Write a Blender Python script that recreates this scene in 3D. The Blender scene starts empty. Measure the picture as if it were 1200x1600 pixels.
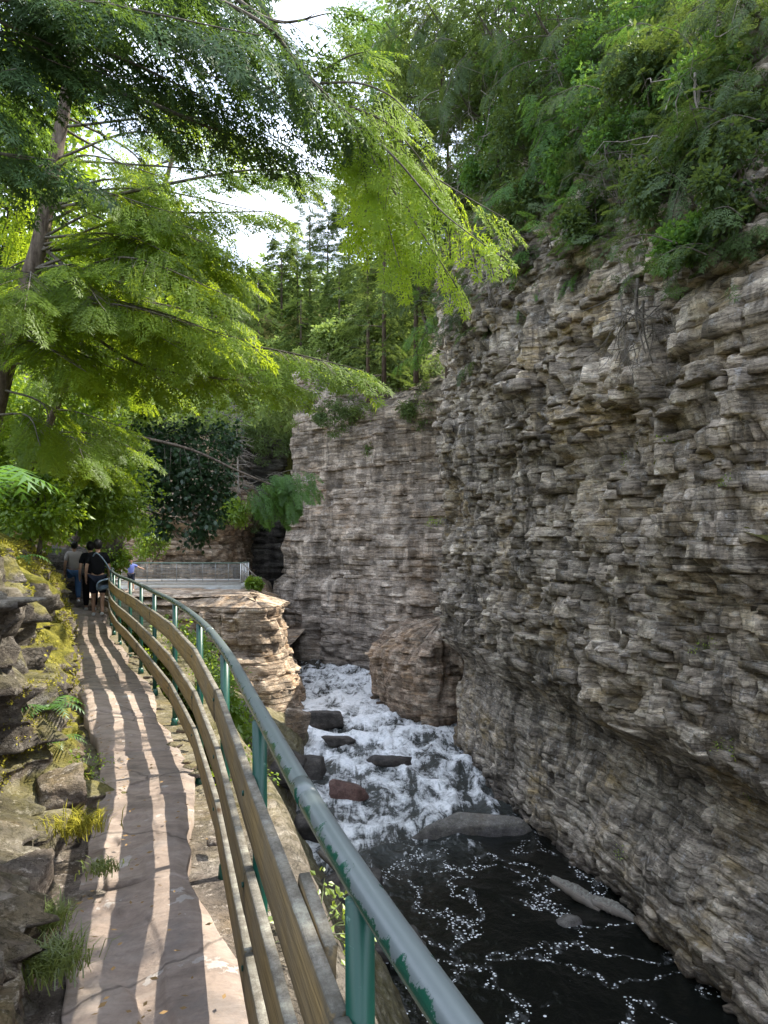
import bpy, math, random
import numpy as np
from mathutils import Vector, Matrix

scn = bpy.context.scene
COL = scn.collection
R = math.radians

# ---------------------------------------------------------------- camera, sky, sun, exposure
F, CX, HY, EYE = 1150.0, 600.0, 850.0, 1.6          # photograph: focal length, centre and eye line, in pixels; eye height in metres
cam_data = bpy.data.cameras.new("camera")
cam = bpy.data.objects.new("camera", cam_data); COL.objects.link(cam)
cam.location = (0, 0, EYE); cam.rotation_euler = (R(90), 0, 0)
cam_data.sensor_fit = 'VERTICAL'; cam_data.sensor_height = 32.0
cam_data.lens = 32.0 * F / 1600.0
cam_data.shift_y = (HY - 800.0) / 1600.0
cam_data.clip_start = 0.05; cam_data.clip_end = 2000
scn.camera = cam

SUN_EL, SUN_AZ = 53.0, 67.0                          # azimuth measured from the view direction (+Y) towards +X
world = bpy.data.worlds.new("World"); scn.world = world; world.use_nodes = True
wn = world.node_tree.nodes; wl = world.node_tree.links
for n in list(wn): wn.remove(n)
w_out = wn.new('ShaderNodeOutputWorld'); w_bg = wn.new('ShaderNodeBackground')
w_sky = wn.new('ShaderNodeTexSky'); w_sky.sky_type = 'NISHITA'; w_sky.sun_disc = False
w_sky.sun_elevation = R(SUN_EL); w_sky.sun_rotation = R(SUN_AZ)
w_sky.air_density = 1.0; w_sky.dust_density = 2.0; w_sky.ozone_density = 1.0
w_tc = wn.new('ShaderNodeTexCoord'); w_mp = wn.new('ShaderNodeMapping'); w_mp.inputs['Scale'].default_value = (1, 1, 3)
w_no = wn.new('ShaderNodeTexNoise'); w_no.inputs['Scale'].default_value = 2.2; w_no.inputs['Detail'].default_value = 7
w_no.inputs['Roughness'].default_value = .6
w_rp = wn.new('ShaderNodeValToRGB'); w_rp.color_ramp.elements[0].position = .36; w_rp.color_ramp.elements[1].position = .58
w_mx = wn.new('ShaderNodeMix'); w_mx.data_type = 'RGBA'
w_mx.inputs[7].default_value = (6.4, 7.0, 8.2, 1)     # bright thin cloud
wl.new(w_tc.outputs['Generated'], w_mp.inputs[0]); wl.new(w_mp.outputs[0], w_no.inputs[0])
wl.new(w_no.outputs[0], w_rp.inputs[0]); wl.new(w_rp.outputs[0], w_mx.inputs[0])
wl.new(w_sky.outputs[0], w_mx.inputs[6]); wl.new(w_mx.outputs[2], w_bg.inputs[0])
wl.new(w_bg.outputs[0], w_out.inputs[0])
w_bg.inputs['Strength'].default_value = 0.15
sun_d = bpy.data.lights.new("sun", 'SUN'); sun_d.energy = 3.9; sun_d.angle = R(0.5); sun_d.color = (1.0, .93, .80)
sun = bpy.data.objects.new("sun", sun_d); COL.objects.link(sun)
S = Vector((math.sin(R(SUN_AZ)) * math.cos(R(SUN_EL)), math.cos(R(SUN_AZ)) * math.cos(R(SUN_EL)), math.sin(R(SUN_EL))))
sun.rotation_euler = S.to_track_quat('Z', 'Y').to_euler()
sun.location = (20, 5, 40)
scn.view_settings.view_transform = 'Standard'; scn.view_settings.look = 'None'
scn.view_settings.gamma = 1; scn.view_settings.use_curve_mapping = False
scn.view_settings.exposure = 1.5
scn.render.engine = 'CYCLES'
scn.cycles.max_bounces = 8; scn.cycles.diffuse_bounces = 4; scn.cycles.transmission_bounces = 5
scn.cycles.transparent_max_bounces = 6; scn.cycles.use_denoising = True

WATER = -6.4
def at(px, py, Y):
    """the point that stands at distance Y on the line of sight through a pixel of the 1200 x 1600 photograph"""
    return np.array(((px - CX) * Y / F, Y, EYE - (py - HY) * Y / F))

# ---------------------------------------------------------------- numpy noise
def _h(ix, iy, iz, seed):
    n = (ix.astype(np.int64) * 374761393 + iy.astype(np.int64) * 668265263 + iz.astype(np.int64) * 2147483647 + seed * 1274126177) & 0xffffffff
    n = ((n ^ (n >> 13)) * 1274126177) & 0xffffffff
    n = ((n ^ (n >> 16)) * 2246822519) & 0xffffffff
    return ((n ^ (n >> 15)) & 0xffffff) / float(0xffffff)
def hsh(a, b=0, c=0, seed=0):
    a = np.asarray(a); b = np.asarray(b) + 0 * a; c = np.asarray(c) + 0 * a
    return _h(np.floor(a), np.floor(b), np.floor(c), seed)
def vnoise(x, y, z, seed=0):
    x, y, z = np.broadcast_arrays(np.asarray(x, float), np.asarray(y, float), np.asarray(z, float))
    ix, iy, iz = np.floor(x), np.floor(y), np.floor(z)
    fx, fy, fz = x - ix, y - iy, z - iz
    u, v, w = fx * fx * (3 - 2 * fx), fy * fy * (3 - 2 * fy), fz * fz * (3 - 2 * fz)
    def c(dx, dy, dz): return _h(ix + dx, iy + dy, iz + dz, seed)
    a = c(0, 0, 0) * (1 - u) + c(1, 0, 0) * u; b = c(0, 1, 0) * (1 - u) + c(1, 1, 0) * u
    d = c(0, 0, 1) * (1 - u) + c(1, 0, 1) * u; e = c(0, 1, 1) * (1 - u) + c(1, 1, 1) * u
    return ((a * (1 - v) + b * v) * (1 - w) + (d * (1 - v) + e * v) * w) * 2 - 1
def fbm(x, y, z=0, octv=4, seed=0, gain=.5):
    s = 0; a = 1; t = 0
    for k in range(octv):
        s = s + a * vnoise(np.asarray(x) * 2 ** k + 17 * k, np.asarray(y) * 2 ** k, np.asarray(z) * 2 ** k, seed + k); t += a; a *= gain
    return s / t
def sstep(a, b, x):
    t = np.clip((np.asarray(x, float) - a) / (b - a), 0, 1); return t * t * (3 - 2 * t)

# ---------------------------------------------------------------- objects
def tag(o, label=None, cat=None, group=None, kind=None):
    if label: o['label'] = label
    if cat: o['category'] = cat
    if group: o['group'] = group
    if kind: o['kind'] = kind
    return o
def mesh_np(name, V, Fc, mat=None, parent=None, smooth=False, attrs=None, uv=None, mats=None, midx=None):
    """one mesh object from arrays; Fc may be a list of arrays of different corner counts"""
    V = np.asarray(V, dtype=np.float32)
    if not isinstance(Fc, list): Fc = [Fc]
    Fc = [np.asarray(f, dtype=np.int32) for f in Fc if len(f)]
    me = bpy.data.meshes.new(name)
    me.vertices.add(len(V)); me.vertices.foreach_set('co', V.ravel())
    idx = np.concatenate([f.ravel() for f in Fc]); tot = np.concatenate([np.full(len(f), f.shape[1], dtype=np.int32) for f in Fc])
    st = np.concatenate(([0], np.cumsum(tot)[:-1])).astype(np.int32)
    me.loops.add(len(idx)); me.loops.foreach_set('vertex_index', idx)
    me.polygons.add(len(tot)); me.polygons.foreach_set('loop_start', st); me.polygons.foreach_set('loop_total', tot)
    if smooth: me.polygons.foreach_set('use_smooth', np.ones(len(tot), dtype=bool))
    if midx is not None: me.polygons.foreach_set('material_index', np.asarray(midx, dtype=np.int32))
    for k, a in (attrs or {}).items():
        at_ = me.attributes.new(k, 'FLOAT', 'POINT'); at_.data.foreach_set('value', np.asarray(a, dtype=np.float32).ravel())
    if uv is not None:
        l = me.uv_layers.new(name='UVMap'); l.data.foreach_set('uv', np.asarray(uv, dtype=np.float32)[idx].ravel())
    me.update(calc_edges=True); me.validate()
    for m in (mats or ([mat] if mat else [])): me.materials.append(m)
    o = bpy.data.objects.new(name, me); COL.objects.link(o)
    if parent: o.parent = parent
    return o
def empty(name, loc=(0, 0, 0), rz=0.0, label=None, cat=None, group=None):
    o = bpy.data.objects.new(name, None); COL.objects.link(o)
    o.location = tuple(float(c) for c in loc); o.rotation_euler = (0, 0, rz); o.empty_display_size = .2
    return tag(o, label, cat, group)
def copy_tree(o, parent=None):
    c = o.copy(); COL.objects.link(c)
    if parent: c.parent = parent
    for ch in list(o.children): copy_tree(ch, c)
    return c
def grid_faces(nr, nc, off=0):
    r, c = np.meshgrid(np.arange(nr - 1), np.arange(nc - 1), indexing='ij')
    a = (r * nc + c).ravel() + off
    return np.stack([a, a + 1, a + nc + 1, a + nc], 1)
def spline(P, n):
    """smooth curve through points, n samples"""
    P = np.asarray(P, float)
    if len(P) == 2: t = np.linspace(0, 1, n)[:, None]; return P[0] * (1 - t) + P[1] * t
    Q = np.vstack([2 * P[0] - P[1], P, 2 * P[-1] - P[-2]]); out = []
    T = np.linspace(0, len(P) - 1, n)
    for t in T:
        i = min(int(t), len(P) - 2); f = t - i
        a, b, c, d = Q[i], Q[i + 1], Q[i + 2], Q[i + 3]
        out.append(.5 * (2 * b + (c - a) * f + (2 * a - 5 * b + 4 * c - d) * f * f + (3 * b - 3 * c + d - a) * f ** 3))
    return np.array(out)
class MB:
    """collects shapes and links them as ONE mesh"""
    def __init__(s): s.v = []; s.f = {}; s.n = 0; s.uv = []
    def add(s, V, Fl, uv=None):
        V = np.asarray(V, float)
        for f in (Fl if isinstance(Fl, list) else [Fl]):
            f = np.asarray(f)
            if len(f): s.f.setdefault(f.shape[1], []).append(f + s.n)
        s.v.append(V); s.uv.append(np.zeros((len(V), 2)) if uv is None else np.asarray(uv, float)); s.n += len(V); return s
    def tube(s, P, r, k=6, caps=True, flat=1.0):
        P = np.asarray(P, float); n = len(P)
        r = np.linspace(r[0], r[1], n) if isinstance(r, tuple) else np.broadcast_to(np.asarray(r, float), (n,))
        T = np.gradient(P, axis=0); T /= np.linalg.norm(T, axis=1)[:, None] + 1e-9
        up = np.array((0, 0, 1.0)) if abs(T[:, 2]).mean() < .8 else np.array((1.0, 0, 0))
        A = np.cross(T, up); A /= np.linalg.norm(A, axis=1)[:, None] + 1e-9; B = np.cross(A, T)
        a = np.linspace(0, 2 * np.pi, k, endpoint=False)
        V = (P[:, None] + r[:, None, None] * (np.cos(a)[None, :, None] * A[:, None] + flat * np.sin(a)[None, :, None] * B[:, None])).reshape(-1, 3)
        i, j = np.meshgrid(np.arange(n - 1), np.arange(k), indexing='ij'); j2 = (j + 1) % k
        Fq = np.stack([i * k + j, i * k + j2, (i + 1) * k + j2, (i + 1) * k + j], -1).reshape(-1, 4)
        L = np.concatenate(([0], np.cumsum(np.linalg.norm(np.diff(P, axis=0), axis=1))))
        uv = np.stack([np.repeat(L, k), np.tile(a / (2 * np.pi), n)], 1)
        Fl = [Fq]
        if caps:
            V = np.vstack([V, P[0], P[-1]]); uv = np.vstack([uv, (0, .5), (L[-1], .5)])
            j = np.arange(k)
            Fl.append(np.vstack([np.stack([(j + 1) % k, j, np.full(k, n * k)], 1), np.stack([(n - 1) * k + j, (n - 1) * k + (j + 1) % k, np.full(k, n * k + 1)], 1)]))
        return s.add(V, Fl, uv)
    def box(s, c, size, rot=None, jit=0, rng=None):
        x = np.array([(a, b, d) for a in (-.5, .5) for b in (-.5, .5) for d in (-.5, .5)]) * np.asarray(size)
        if jit: x = x + rng.uniform(-jit, jit, x.shape)
        if rot is not None: x = x @ np.asarray(rot).T
        Fq = np.array([(0, 1, 3, 2), (4, 6, 7, 5), (0, 4, 5, 1), (2, 3, 7, 6), (0, 2, 6, 4), (1, 5, 7, 3)])
        return s.add(x + np.asarray(c), Fq)
    def build(s, name, mat=None, parent=None, smooth=False):
        V = np.vstack(s.v); return mesh_np(name, V, [np.vstack(f) for f in s.f.values()], mat, parent, smooth, uv=np.vstack(s.uv))

def rotz(a): c, s_ = math.cos(a), math.sin(a); return np.array(((c, -s_, 0), (s_, c, 0), (0, 0, 1)))

# ---------------------------------------------------------------- materials
class NT:
    def __init__(s, name):
        s.m = bpy.data.materials.new(name); s.m.use_nodes = True; s.t = s.m.node_tree
        for n in list(s.t.nodes): s.t.nodes.remove(n)
        s.out = s.t.nodes.new('ShaderNodeOutputMaterial')
    def n(s, kind, **kw):
        nd = s.t.nodes.new('ShaderNode' + kind)
        for k, v in kw.items(): setattr(nd, k, v)
        return nd
    def l(s, a, b): s.t.links.new(a, b)
    def coord(s, scale=(1, 1, 1), which='Object', rot=(0, 0, 0)):
        tc = s.n('TexCoord'); mp = s.n('Mapping'); mp.inputs['Scale'].default_value = scale; mp.inputs['Rotation'].default_value = rot
        s.l(tc.outputs[which], mp.inputs[0]); return mp.outputs[0]
    def noise(s, vec, scale, detail=5, rough=.55, dist=0):
        n = s.n('TexNoise'); s.l(vec, n.inputs['Vector']); n.inputs['Scale'].default_value = scale
        n.inputs['Detail'].default_value = detail; n.inputs['Roughness'].default_value = rough; n.inputs['Distortion'].default_value = dist
        return n.outputs[0]
    def vor(s, vec, scale, feature='F1'):
        n = s.n('TexVoronoi', feature=feature); s.l(vec, n.inputs['Vector']); n.inputs['Scale'].default_value = scale; return n.outputs[0]
    def ramp(s, fac, stops, interp='LINEAR'):
        r = s.n('ValToRGB'); r.color_ramp.interpolation = interp; e = r.color_ramp.elements
        while len(e) < len(stops): e.new(.5)
        for i, (p, c) in enumerate(stops):
            e[i].position = p; e[i].color = tuple(c) + (1,) if isinstance(c, (tuple, list)) else (c, c, c, 1)
        s.l(fac, r.inputs[0]); return r.outputs[0]
    def mix(s, fac, a, b, mode='MIX'):
        m = s.n('Mix', data_type='RGBA', blend_type=mode)
        for x, i in ((fac, 0), (a, 6), (b, 7)):
            if isinstance(x, (int, float)): m.inputs[i].default_value = x if i == 0 else (x, x, x, 1)
            elif isinstance(x, (tuple, list)): m.inputs[i].default_value = tuple(x) + (1,)
            else: s.l(x, m.inputs[i])
        return m.outputs[2]
    def math(s, op, a, b=0.0, c=None, clamp=False):
        m = s.n('Math', operation=op); m.use_clamp = clamp
        for i, x in enumerate((a, b) if c is None else (a, b, c)):
            if isinstance(x, (int, float)): m.inputs[i].default_value = x
            else: s.l(x, m.inputs[i])
        return m.outputs[0]
    def attr(s, name): a = s.n('Attribute'); a.attribute_name = name; return a.outputs['Fac']
    def bump(s, h, strength=.5, dist=.02, prev=None):
        b = s.n('Bump'); s.l(h, b.inputs['Height']); b.inputs['Strength'].default_value = strength; b.inputs['Distance'].default_value = dist
        if prev is not None: s.l(prev, b.inputs['Normal'])
        return b.outputs[0]
    def finish(s, col, rough=.85, normal=None, spec=.3, metal=0.0, **kw):
        p = s.n('BsdfPrincipled')
        for key, v in (('Base Color', col), ('Roughness', rough), ('Specular IOR Level', spec), ('Metallic', metal)):
            if isinstance(v, (int, float)): p.inputs[key].default_value = v
            elif isinstance(v, tuple): p.inputs[key].default_value = v + (1,)
            else: s.l(v, p.inputs[key])
        if normal is not None: s.l(normal, p.inputs['Normal'])
        s.l(p.outputs[0], s.out.inputs[0]); s.p = p; return s.m
def plain(name, col, rough=.8, spec=.3, bumpscale=0, metal=0):
    t = NT(name); v = t.coord()
    c = t.mix(t.noise(v, 6, 4), tuple(x * .8 for x in col), tuple(min(1, x * 1.15) for x in col))
    return t.finish(c, rough, t.bump(t.noise(v, bumpscale), .3, .01) if bumpscale else None, spec, metal)

def rock_mat(name, dark, mid, light, warm=(.3, .2, .09), warm_amt=.35, stain=.5, moss=0.0, lichen=.25, wet_shade_z=None, scale=1.0, bump=.6, aniso=7.0, plates=True):
    t = NT(name); v = t.coord(); lam_v = t.coord((1.1, 1.1, aniso)); str_v = t.coord((2.6, 2.6, .28))
    lam = t.noise(lam_v, 1.6 * scale, 8, .65, .3)
    big = t.noise(v, .33 * scale, 3, .5); med = t.noise(v, 1.5 * scale, 6, .6); fine = t.noise(v, 16 * scale, 6, .7)
    mixv = t.math('ADD', t.math('MULTIPLY', lam, .62), t.math('MULTIPLY', med, .38))
    c = t.ramp(mixv, [(.33, dark), (.5, mid), (.66, light)])
    tint = t.attr('tint')
    c = t.mix(1.0, c, t.ramp(tint, [(0, .55), (.5, 1.0), (1, 1.42)]), 'MULTIPLY')
    wm = t.math('MULTIPLY', t.ramp(t.noise(v, .55 * scale, 5, .62), [(.5, 0.0), (.64, 1.0)]), warm_amt)
    wm = t.math('MULTIPLY', wm, t.ramp(t.noise(lam_v, 1.1 * scale, 4), [(.4, .15), (.6, 1)]))
    c = t.mix(wm, c, warm)
    st = t.math('MULTIPLY', t.ramp(t.noise(str_v, 1.0, 5, .6), [(.47, 0.0), (.57, 1.0)]), stain)
    st = t.math('MULTIPLY', st, t.ramp(big, [(.42, .1), (.55, 1.0)]))
    c = t.mix(st, c, tuple(x * .33 for x in mid))
    if lichen:
        lm = t.math('MULTIPLY', t.ramp(t.noise(v, 5.5 * scale, 6, .75), [(.56, 0.0), (.62, 1.0)]), lichen)
        c = t.mix(lm, c, tuple(min(.6, x * 1.5) for x in light))
    crk = t.n('TexNoise'); t.l(t.coord((1, 1, 2.2)), crk.inputs['Vector']); crk.inputs['Scale'].default_value = 3.6 * scale; crk.inputs['Detail'].default_value = 6; crk.inputs['Roughness'].default_value = .6
    ck = t.math('ABSOLUTE', t.math('SUBTRACT', crk.outputs[0], .5)); ck = t.ramp(ck, [(0, .35), (.022, 1.0)]); c = t.mix(.8, c, ck, 'MULTIPLY')
    if plates:
        th = t.n('TexNoise'); t.l(t.coord((.5, .5, 13)), th.inputs['Vector']); th.inputs['Scale'].default_value = 1.1 * scale; th.inputs['Detail'].default_value = 2.5; th.inputs['Roughness'].default_value = .65
        tk = t.ramp(t.math('ABSOLUTE', t.math('SUBTRACT', th.outputs[0], .5)), [(0, .30), (.02, 1.0)]); c = t.mix(.75, c, tk, 'MULTIPLY')
        blk = t.n('TexVoronoi'); blk.distance = 'MANHATTAN'; t.l(t.coord((2.2, 2.2, 6.5)), blk.inputs['Vector']); blk.inputs['Scale'].default_value = 1.0 * scale
        bs = t.n('SeparateColor'); t.l(blk.outputs['Color'], bs.inputs[0]); c = t.mix(.8, c, t.ramp(bs.outputs[0], [(0, .58), (.5, 1.0), (1, 1.5)]), 'MULTIPLY')
    c = t.mix(.7, c, t.ramp(fine, [(.3, .6), (.5, 1.0), (.7, 1.35)]), 'MULTIPLY')
    if moss:
        g = t.n('NewGeometry'); sx = t.n('SeparateXYZ'); t.l(g.outputs['Normal'], sx.inputs[0])
        mk = t.math('ADD', t.math('MULTIPLY', sx.outputs[2], .42), t.noise(v, 1.6, 6, .7))
        mk = t.math('MULTIPLY', t.ramp(mk, [(.535, 0.0), (.62, 1.0)]), moss)
        mc = t.ramp(t.noise(v, 9, 6, .8), [(.3, (.05, .055, .012)), (.5, (.16, .15, .022)), (.68, (.32, .28, .04))])
        yz = t.n('SeparateXYZ'); t.l(v, yz.inputs[0]); my = t.n('MapRange'); t.l(t.math('ADD', yz.outputs[1], t.math('MULTIPLY', med, 1.5)), my.inputs[0]); my.inputs[1].default_value = 4.6; my.inputs[2].default_value = 6.2; my.inputs[3].default_value = .12; mk = t.math('MULTIPLY', mk, my.outputs[0])
        c = t.mix(mk, c, mc)
    rough = .88
    if wet_shade_z is not None:  # dark wet band at the waterline; on the cliff also painted shade
        pz = t.n('SeparateXYZ'); t.l(v, pz.inputs[0])
        z = t.math('ADD', pz.outputs[2], t.math('MULTIPLY', med, .9))
        w = t.n('MapRange'); t.l(z, w.inputs[0]); w.inputs[1].default_value = wet_shade_z; w.inputs[2].default_value = wet_shade_z + .75
        c = t.mix(w.outputs[0], t.mix(1.0, c, (.26, .24, .24), 'MULTIPLY'), c)
        rough = t.ramp(w.outputs[0], [(0, .35), (1, .88)])
    h = t.math('ADD', t.math('MULTIPLY', lam, .8), t.math('MULTIPLY', fine, .35))
    nrm = t.bump(h, bump, .12 / scale)
    nrm = t.bump(fine, .5, .02, nrm); nrm = t.bump(ck, .4, .03, nrm)
    if plates: nrm = t.bump(tk, .5, .03, nrm); nrm = t.bump(bs.outputs[1], .5, .05 / scale, nrm)
    return t.finish(c, rough, nrm, .25)

M = {}
M['cliff'] = rock_mat('grey layered rock', (.085, .074, .062), (.36, .305, .245), (.66, .59, .48), (.38, .28, .14), .85, .8, 0, .35, WATER + .3)  # wet band raised so its dark tone also paints the shadow along the base
M['far'] = rock_mat('brownish grey layered rock', (.15, .125, .10), (.36, .30, .245), (.56, .50, .43), (.34, .22, .12), .5, .6, 0, .2, WATER + .2, .6)
M['orange'] = rock_mat('warm layered sandstone', (.16, .11, .075), (.37, .285, .21), (.56, .48, .38), (.44, .26, .12), .6, .25, 0, .2, WATER + .1, 1.1)
M['tan'] = rock_mat('tan layered rock', (.13, .09, .065), (.31, .235, .175), (.46, .40, .33), (.40, .24, .11), .6, .35, 0, .2, WATER + .35, .8)
M['darkrock'] = rock_mat('dark grey rock', (.07, .065, .062), (.15, .135, .125), (.25, .225, .205), (.12, .08, .05), .3, .5, 0, .1, WATER + .5, .6)  # darker tone than the other rock faces
M['mossrock'] = rock_mat('mossy rock', (.04, .035, .03), (.13, .112, .094), (.31, .285, .25), (.30, .20, .09), .5, .4, 1.0, .5, None, 2.2, .7, 2.5, False)
M['ledge'] = rock_mat('path side rock', (.07, .058, .05), (.165, .135, .115), (.32, .285, .25), (.22, .15, .07), .5, .4, .3, .6, None, 3.0, .7, 3.0, False)
M['slope'] = rock_mat('loose slope rock', (.07, .06, .05), (.17, .145, .12), (.31, .28, .245), (.2, .14, .07), .5, .3, .35, .5, WATER + .1, 1.6, .8, 3.0)
M['boulder'] = rock_mat('grey boulder', (.10, .095, .09), (.22, .205, .20), (.34, .32, .30), (.26, .18, .13), .3, .3, .1, .35, WATER + .12, 1.8, .5, 2.0, False)
M['redrock'] = rock_mat('reddish boulder', (.08, .05, .04), (.17, .10, .085), (.26, .18, .15), (.2, .1, .07), .4, .3, 0, .1, None, 2.0, .5, 2.0, False)
M['wetrock'] = rock_mat('wet dark boulder', (.03, .028, .026), (.08, .072, .066), (.16, .145, .13), (.12, .08, .05), .3, .3, 0, .1, WATER + .05, 2.0, .5, 2.0, False)

def path_mat():
    t = NT('worn stone'); v = t.coord(); st = t.coord((1.0, 3.2, 1.0), rot=(0, 0, .35))
    n1 = t.noise(v, .9, 6, .6); n2 = t.noise(st, 2.6, 8, .65, .8); n3 = t.noise(v, 26, 6, .7)
    c = t.ramp(t.math('ADD', t.math('MULTIPLY', n1, .45), t.math('MULTIPLY', n2, .55)), [(.33, (.125, .098, .08)), (.5, (.265, .208, .17)), (.66, (.38, .32, .27))])
    c = t.mix(t.ramp(t.noise(v, 2.2, 5, .7), [(.5, 0.0), (.68, .6)]), c, (.17, .155, .145))
    cr = t.n('TexVoronoi', feature='DISTANCE_TO_EDGE'); wv = t.n('Mix', data_type='VECTOR')
    nv = t.n('TexNoise'); t.l(v, nv.inputs['Vector']); nv.inputs['Scale'].default_value = 1.6; nv.inputs['Detail'].default_value = 5
    wv.inputs[0].default_value = .35; t.l(v, wv.inputs[4]); t.l(nv.outputs[1], wv.inputs[5]); t.l(wv.outputs[1], cr.inputs['Vector']); cr.inputs['Scale'].default_value = 1.3
    crack = t.ramp(cr.outputs[0], [(0, 0.0), (.012, 1.0)])
    c = t.mix(crack, t.mix(1.0, c, .5, 'MULTIPLY'), c)
    li = t.ramp(t.noise(v, 4.0, 7, .6), [(.635, 0.0), (.65, .75)])
    c = t.mix(li, c, (.42, .39, .36))
    c = t.mix(.5, c, t.ramp(n3, [(.3, .65), (.5, 1.0), (.7, 1.3)]), 'MULTIPLY')
    tint = t.attr('tint'); c = t.mix(1.0, c, t.ramp(tint, [(0, .8), (1, 1.18)]), 'MULTIPLY')
    ms = t.math('MULTIPLY', t.ramp(t.noise(v, 3.1, 6, .75), [(.60, 0.0), (.66, 1.0)]), t.attr('moss'))
    c = t.mix(ms, c, t.ramp(t.noise(v, 14, 5, .8), [(.3, (.05, .06, .012)), (.6, (.16, .14, .03))]))
    nrm = t.bump(n2, .55, .03); nrm = t.bump(n3, .4, .008, nrm); nrm = t.bump(crack, .5, .01, nrm)
    return t.finish(c, t.ramp(n1, [(.3, .55), (.7, .8)]), nrm, .35)
M['path'] = path_mat()

def wood_mat(name, a, b, cgrey):
    t = NT(name); v = t.coord((1.4, 34, 1), 'UV'); w = t.coord((3, 3, 3)); ob = t.coord((7, 7, 7))
    g = t.noise(v, 1.0, 7, .7, .6); g2 = t.noise(t.coord((4.5, 110, 1), 'UV'), 1.0, 5, .7, .3)
    c = t.ramp(g, [(.3, a), (.55, b), (.72, tuple(x * 1.25 for x in b))])
    c = t.mix(.75, c, t.ramp(g2, [(.34, .5), (.5, 1.0), (.7, 1.25)]), 'MULTIPLY')
    c = t.mix(t.ramp(t.noise(w, 1.1, 5, .6), [(.42, 0.0), (.65, .5)]), c, cgrey)
    geo = t.n('NewGeometry'); sx = t.n('SeparateXYZ'); t.l(geo.outputs['Normal'], sx.inputs[0])
    topm = t.ramp(t.math('ADD', sx.outputs[2], t.math('MULTIPLY', t.noise(ob, 1.5, 5, .8), .8)), [(.85, 0.0), (1.15, .9)])
    lich = t.ramp(t.noise(ob, 2.2, 6, .85), [(.42, (.11, .10, .085)), (.55, (.24, .23, .20)), (.66, (.36, .37, .31))])
    c = t.mix(topm, c, lich)
    edge = t.attr('edge'); c = t.mix(t.math('MULTIPLY', edge, t.ramp(t.noise(ob, 1.4, 5, .8), [(.35, .2), (.6, 1)])), c, (.08, .075, .06))
    kn = t.ramp(t.vor(t.coord((1.1, 7, 1), 'UV'), 1.0), [(.03, 1.0), (.09, 0.0)])
    c = t.mix(kn, c, (.05, .03, .015))
    nrm = t.bump(g2, .6, .004); nrm = t.bump(g, .5, .006, nrm)
    return t.finish(c, .8, nrm, .2)
M['wood'] = wood_mat('weathered plank wood', (.15, .10, .04), (.33, .235, .105), (.21, .185, .14))
M['drift'] = wood_mat('bleached driftwood', (.15, .12, .10), (.30, .26, .22), (.26, .24, .22))

def paint_mat(name, col, worn, amount, rough=.3, topwear=True):
    t = NT(name); v = t.coord(); st = t.coord((9, 9, 9))
    n = t.noise(v, 12, 8, .72); n2 = t.noise(v, 38, 5, .7)
    k = t.math('ADD', n, t.math('MULTIPLY', t.math('SUBTRACT', n2, .5), .35))
    if topwear:
        geo = t.n('NewGeometry'); sx = t.n('SeparateXYZ'); t.l(geo.outputs['Normal'], sx.inputs[0])
        k = t.math('ADD', k, t.math('MULTIPLY', t.math('SUBTRACT', sx.outputs[2], .45), .28))
    m = t.ramp(k, [(amount, 0.0), (amount + .035, 1.0)])
    base = t.mix(t.noise(v, 3, 5), tuple(x * .75 for x in col), tuple(x * 1.25 for x in col))
    wcol = t.mix(n2, tuple(x * .8 for x in worn), worn)
    c = t.mix(m, base, wcol)
    r = t.ramp(m, [(0, rough), (1, rough + .12)])
    return t.finish(c, r, t.bump(m, .25, .003), .5)
M['rail'] = paint_mat('worn green rail paint', (.010, .065, .040), (.125, .150, .150), .47, .20)
M['post'] = paint_mat('green post paint', (.006, .060, .040), (.10, .2, .15), .64, .35, False)

def leaf_mat(name, dark, light, trans, tw=.45, gloss=.12, scale=1.2):
    t = NT(name); v = t.coord(); tint = t.attr('tint')
    k = t.math('ADD', t.math('MULTIPLY', tint, .6), t.math('MULTIPLY', t.noise(v, scale, 3), .4))
    c = t.mix(t.ramp(k, [(.2, 0.0), (.8, 1.0)]), dark, light)
    tc = t.mix(t.ramp(k, [(.2, 0.0), (.8, 1.0)]), tuple(x * .7 for x in trans), trans)
    d = t.n('BsdfDiffuse'); tr = t.n('BsdfTranslucent'); g = t.n('BsdfGlossy'); g.inputs['Roughness'].default_value = .45
    g.inputs['Color'].default_value = (.5, .52, .5, 1)
    t.l(c, d.inputs[0]); t.l(tc, tr.inputs[0])
    m1 = t.n('MixShader'); m1.inputs[0].default_value = tw; t.l(d.outputs[0], m1.inputs[1]); t.l(tr.outputs[0], m1.inputs[2])
    m2 = t.n('MixShader'); m2.inputs[0].default_value = gloss; t.l(m1.outputs[0], m2.inputs[1]); t.l(g.outputs[0], m2.inputs[2])
    t.l(m2.outputs[0], t.out.inputs[0]); return t.m
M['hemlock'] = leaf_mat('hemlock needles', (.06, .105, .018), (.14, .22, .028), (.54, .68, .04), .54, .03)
M['hemlock_lit'] = leaf_mat('hemlock needles painted sunlit', (.16, .25, .03), (.24, .33, .035), (.66, .82, .05), .6, .02)  # lit copy of the hemlock needles, sunlight put into the colour
M['hemlock_shade'] = leaf_mat('hemlock needles painted shaded', (.035, .07, .03), (.07, .13, .045), (.16, .26, .04), .4, .05)  # shaded copy of the hemlock needles, shade put into the colour
M['cedar'] = leaf_mat('cedar foliage', (.045, .08, .03), (.10, .16, .055), (.22, .30, .05), .4, .05)
M['cedar_bright'] = leaf_mat('young cedar foliage', (.06, .14, .035), (.13, .26, .06), (.26, .44, .06), .45, .05)
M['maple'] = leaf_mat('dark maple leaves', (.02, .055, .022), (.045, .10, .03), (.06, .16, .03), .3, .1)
M['bright'] = leaf_mat('fresh green leaves', (.08, .16, .02), (.17, .27, .03), (.44, .60, .04), .5, .07)
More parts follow.
